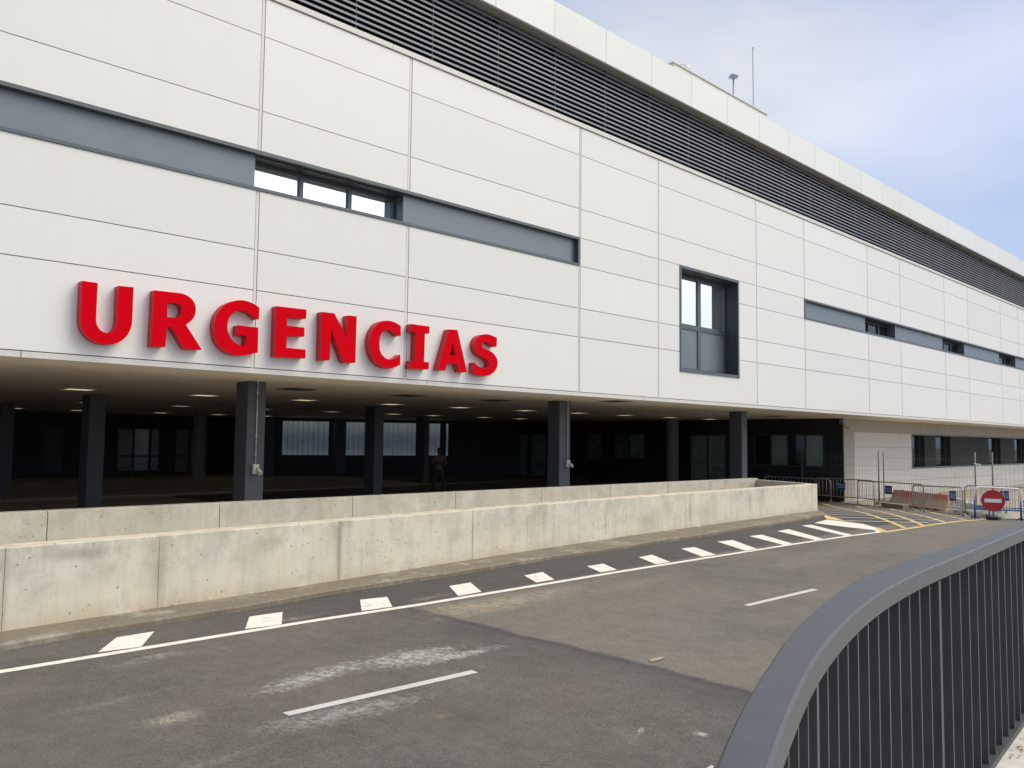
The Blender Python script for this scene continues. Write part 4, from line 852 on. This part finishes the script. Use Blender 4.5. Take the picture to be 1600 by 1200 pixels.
for i in range(170):
    x = random.uniform(1.6, 9); y = random.uniform(3.2, 8.2); r_ = random.uniform(.002, .006); a = random.uniform(0, 6.3); g = G(x, y)
    m.add([(x+r_*math.cos(a+k*2.1)*random.uniform(.7,1.4), y+r_*math.sin(a+k*2.1), g) for k in range(3)]+[(x, y, g+r_)], [(0,1,3),(1,2,3),(2,0,3)])
tag(m.build('gravel', 'pave'), 'tiny pale stones scattered over the road surface', 'gravel', kind='stuff')
# ================================================================== PERSON
def skin_obj(name, nodes, edges, root, mat, parent, sub=2):
    keys = list(nodes); me = bpy.data.meshes.new(name); me.from_pydata([nodes[k][0] for k in keys], [(keys.index(a), keys.index(b)) for a, b in edges], [])
    o = bpy.data.objects.new(name, me); COL.objects.link(o); me.materials.append(MT[mat])
    bm = bmesh.new(); bm.from_mesh(me); lay = bm.verts.layers.skin.verify(); bm.verts.ensure_lookup_table()
    for i, k in enumerate(keys):
        r_ = nodes[k][1]; bm.verts[i][lay].radius = r_ if isinstance(r_, tuple) else (r_, r_); bm.verts[i][lay].use_root = (k == root)
    bm.to_mesh(me); bm.free()
    md = o.modifiers.new('skin', 'SKIN'); md.use_smooth_shade = True; sb = o.modifiers.new('sub', 'SUBSURF'); sb.levels = sb.render_levels = sub
    o.parent = parent; return o
PP = thing('person', (20.17, 24.55, .045), 'person standing under the canopy, arms folded, in a pinkish shirt and dark trousers', 'person', rz=math.atan2(24.55, 20.17)-math.pi/2)
# local frame: the figure faces -Y
N = {'pelvis':((0,0,.93),(.13,.10)),'waist':((0,0,1.06),(.125,.095)),'chest':((0,-.01,1.26),(.155,.11)),'neckb':((0,0,1.42),(.075,.065)),'neck':((0,0,1.48),(.052,.055)),'head':((0,-.01,1.58),(.072,.088)),'crown':((0,0,1.67),(.060,.07))}
E_ = [('pelvis','waist'),('waist','chest'),('chest','neckb'),('neckb','neck'),('neck','head'),('head','crown')]
for s_, nm in ((-1,'r'),(1,'l')):
    N['hip'+nm] = ((s_*.10,0,.88),.088); N['knee'+nm] = ((s_*.17,-.01,.47),.056); N['ank'+nm] = ((s_*.225,.02,.09),.038); N['toe'+nm] = ((s_*.245,-.13,.035),.034)
    N['sho'+nm] = ((s_*.185,0,1.37),.062); N['elb'+nm] = ((s_*.27,-.06,1.10),.044); N['wri'+nm] = ((s_*.02,-.21,1.13+.03*s_),.030); N['palm'+nm] = ((-s_*.06,-.215,1.15+.03*s_),(.022,.034))
    E_ += [('pelvis','hip'+nm),('hip'+nm,'knee'+nm),('knee'+nm,'ank'+nm),('ank'+nm,'toe'+nm),('chest','sho'+nm),('sho'+nm,'elb'+nm),('elb'+nm,'wri'+nm),('wri'+nm,'palm'+nm)]
    for f_ in range(4):
        dz = (f_-1.5)*.020; N['f%s%da' % (nm, f_)] = ((-s_*.10,-.215,1.15+.03*s_+dz),.009); N['f%s%db' % (nm, f_)] = ((-s_*(.145-.008*abs(f_-1.5)),-.195,1.15+.03*s_+dz*1.1),.0085); N['f%s%dc' % (nm, f_)] = ((-s_*(.165-.01*abs(f_-1.5)),-.165,1.15+.03*s_+dz*1.1),.008)
        E_ += [('palm'+nm,'f%s%da' % (nm, f_)),('f%s%da' % (nm, f_),'f%s%db' % (nm, f_)),('f%s%db' % (nm, f_),'f%s%dc' % (nm, f_))]
    N['th%sa' % nm] = ((-s_*.045,-.235,1.19+.03*s_),.010); N['th%sb' % nm] = ((-s_*.075,-.245,1.215+.03*s_),.009); E_ += [('palm'+nm,'th%sa' % nm),('th%sa' % nm,'th%sb' % nm)]
body = skin_obj('body', N, E_, 'pelvis', 'skin', PP)
T_ = {'w':((0,0,.98),(.135,.105)),'b':((0,-.005,1.12),(.14,.11)),'c':((0,-.012,1.27),(.172,.126)),'n':((0,0,1.40),(.085,.075))}
TE = [('w','b'),('b','c'),('c','n')]
for s_, nm in ((-1,'r'),(1,'l')):
    T_['s'+nm] = ((s_*.19,0,1.365),.078); T_['e'+nm] = ((s_*.265,-.05,1.13),.060); T_['f'+nm] = ((s_*.17,-.15,1.11),.050); TE += [('c','s'+nm),('s'+nm,'e'+nm),('e'+nm,'f'+nm)]
skin_obj('shirt', T_, TE, 'w', 'shirt', PP)
T_ = {'w':((0,0,.99),(.14,.105)),'p':((0,0,.90),(.145,.11))}; TE = [('w','p')]
for s_, nm in ((-1,'r'),(1,'l')):
    T_['t'+nm] = ((s_*.115,0,.76),.098); T_['k'+nm] = ((s_*.172,-.01,.47),.073); T_['a'+nm] = ((s_*.225,.02,.10),.062); TE += [('p','t'+nm),('t'+nm,'k'+nm),('k'+nm,'a'+nm)]
skin_obj('trousers', T_, TE, 'p', 'trousers', PP)
for s_ in (-1, 1): skin_obj('shoe', {'h':((s_*.225,.05,.045),.045),'m':((s_*.236,-.06,.04),.045),'t':((s_*.248,-.16,.03),.034)}, [('h','m'),('m','t')], 'h', 'shoe', PP)
skin_obj('hair', {'a':((0,.035,1.60),(.070,.060)),'b':((0,.02,1.67),(.074,.075)),'c':((0,-.03,1.695),(.060,.045))}, [('a','b'),('b','c')], 'a', 'hair', PP)
skin_obj('nose', {'a':((0,-.095,1.60),.010),'b':((0,-.108,1.575),.014)}, [('a','b')], 'a', 'skin', body, 1)
for s_ in (-1, 1):
    skin_obj('ear', {'a':((s_*.078,.005,1.60),.010),'b':((s_*.082,.01,1.565),.012)}, [('a','b')], 'a', 'skin', body, 1)
    skin_obj('eye', {'a':((s_*.030,-.086,1.605),.009),'b':((s_*.034,-.087,1.605),.009)}, [('a','b')], 'a', 'hair', body, 1)
skin_obj('mask', {'a':((-.03,-.075,1.545),.03),'b':((.03,-.075,1.545),.03)}, [('a','b')], 'a', 'hair', PP, 1)
skin_obj('red_jacket', {'a':((.12,-.23,1.15),.05),'b':((.20,-.18,1.13),.065),'c':((.24,-.12,1.08),.05)}, [('a','b'),('b','c')], 'a', 'vest', PP)
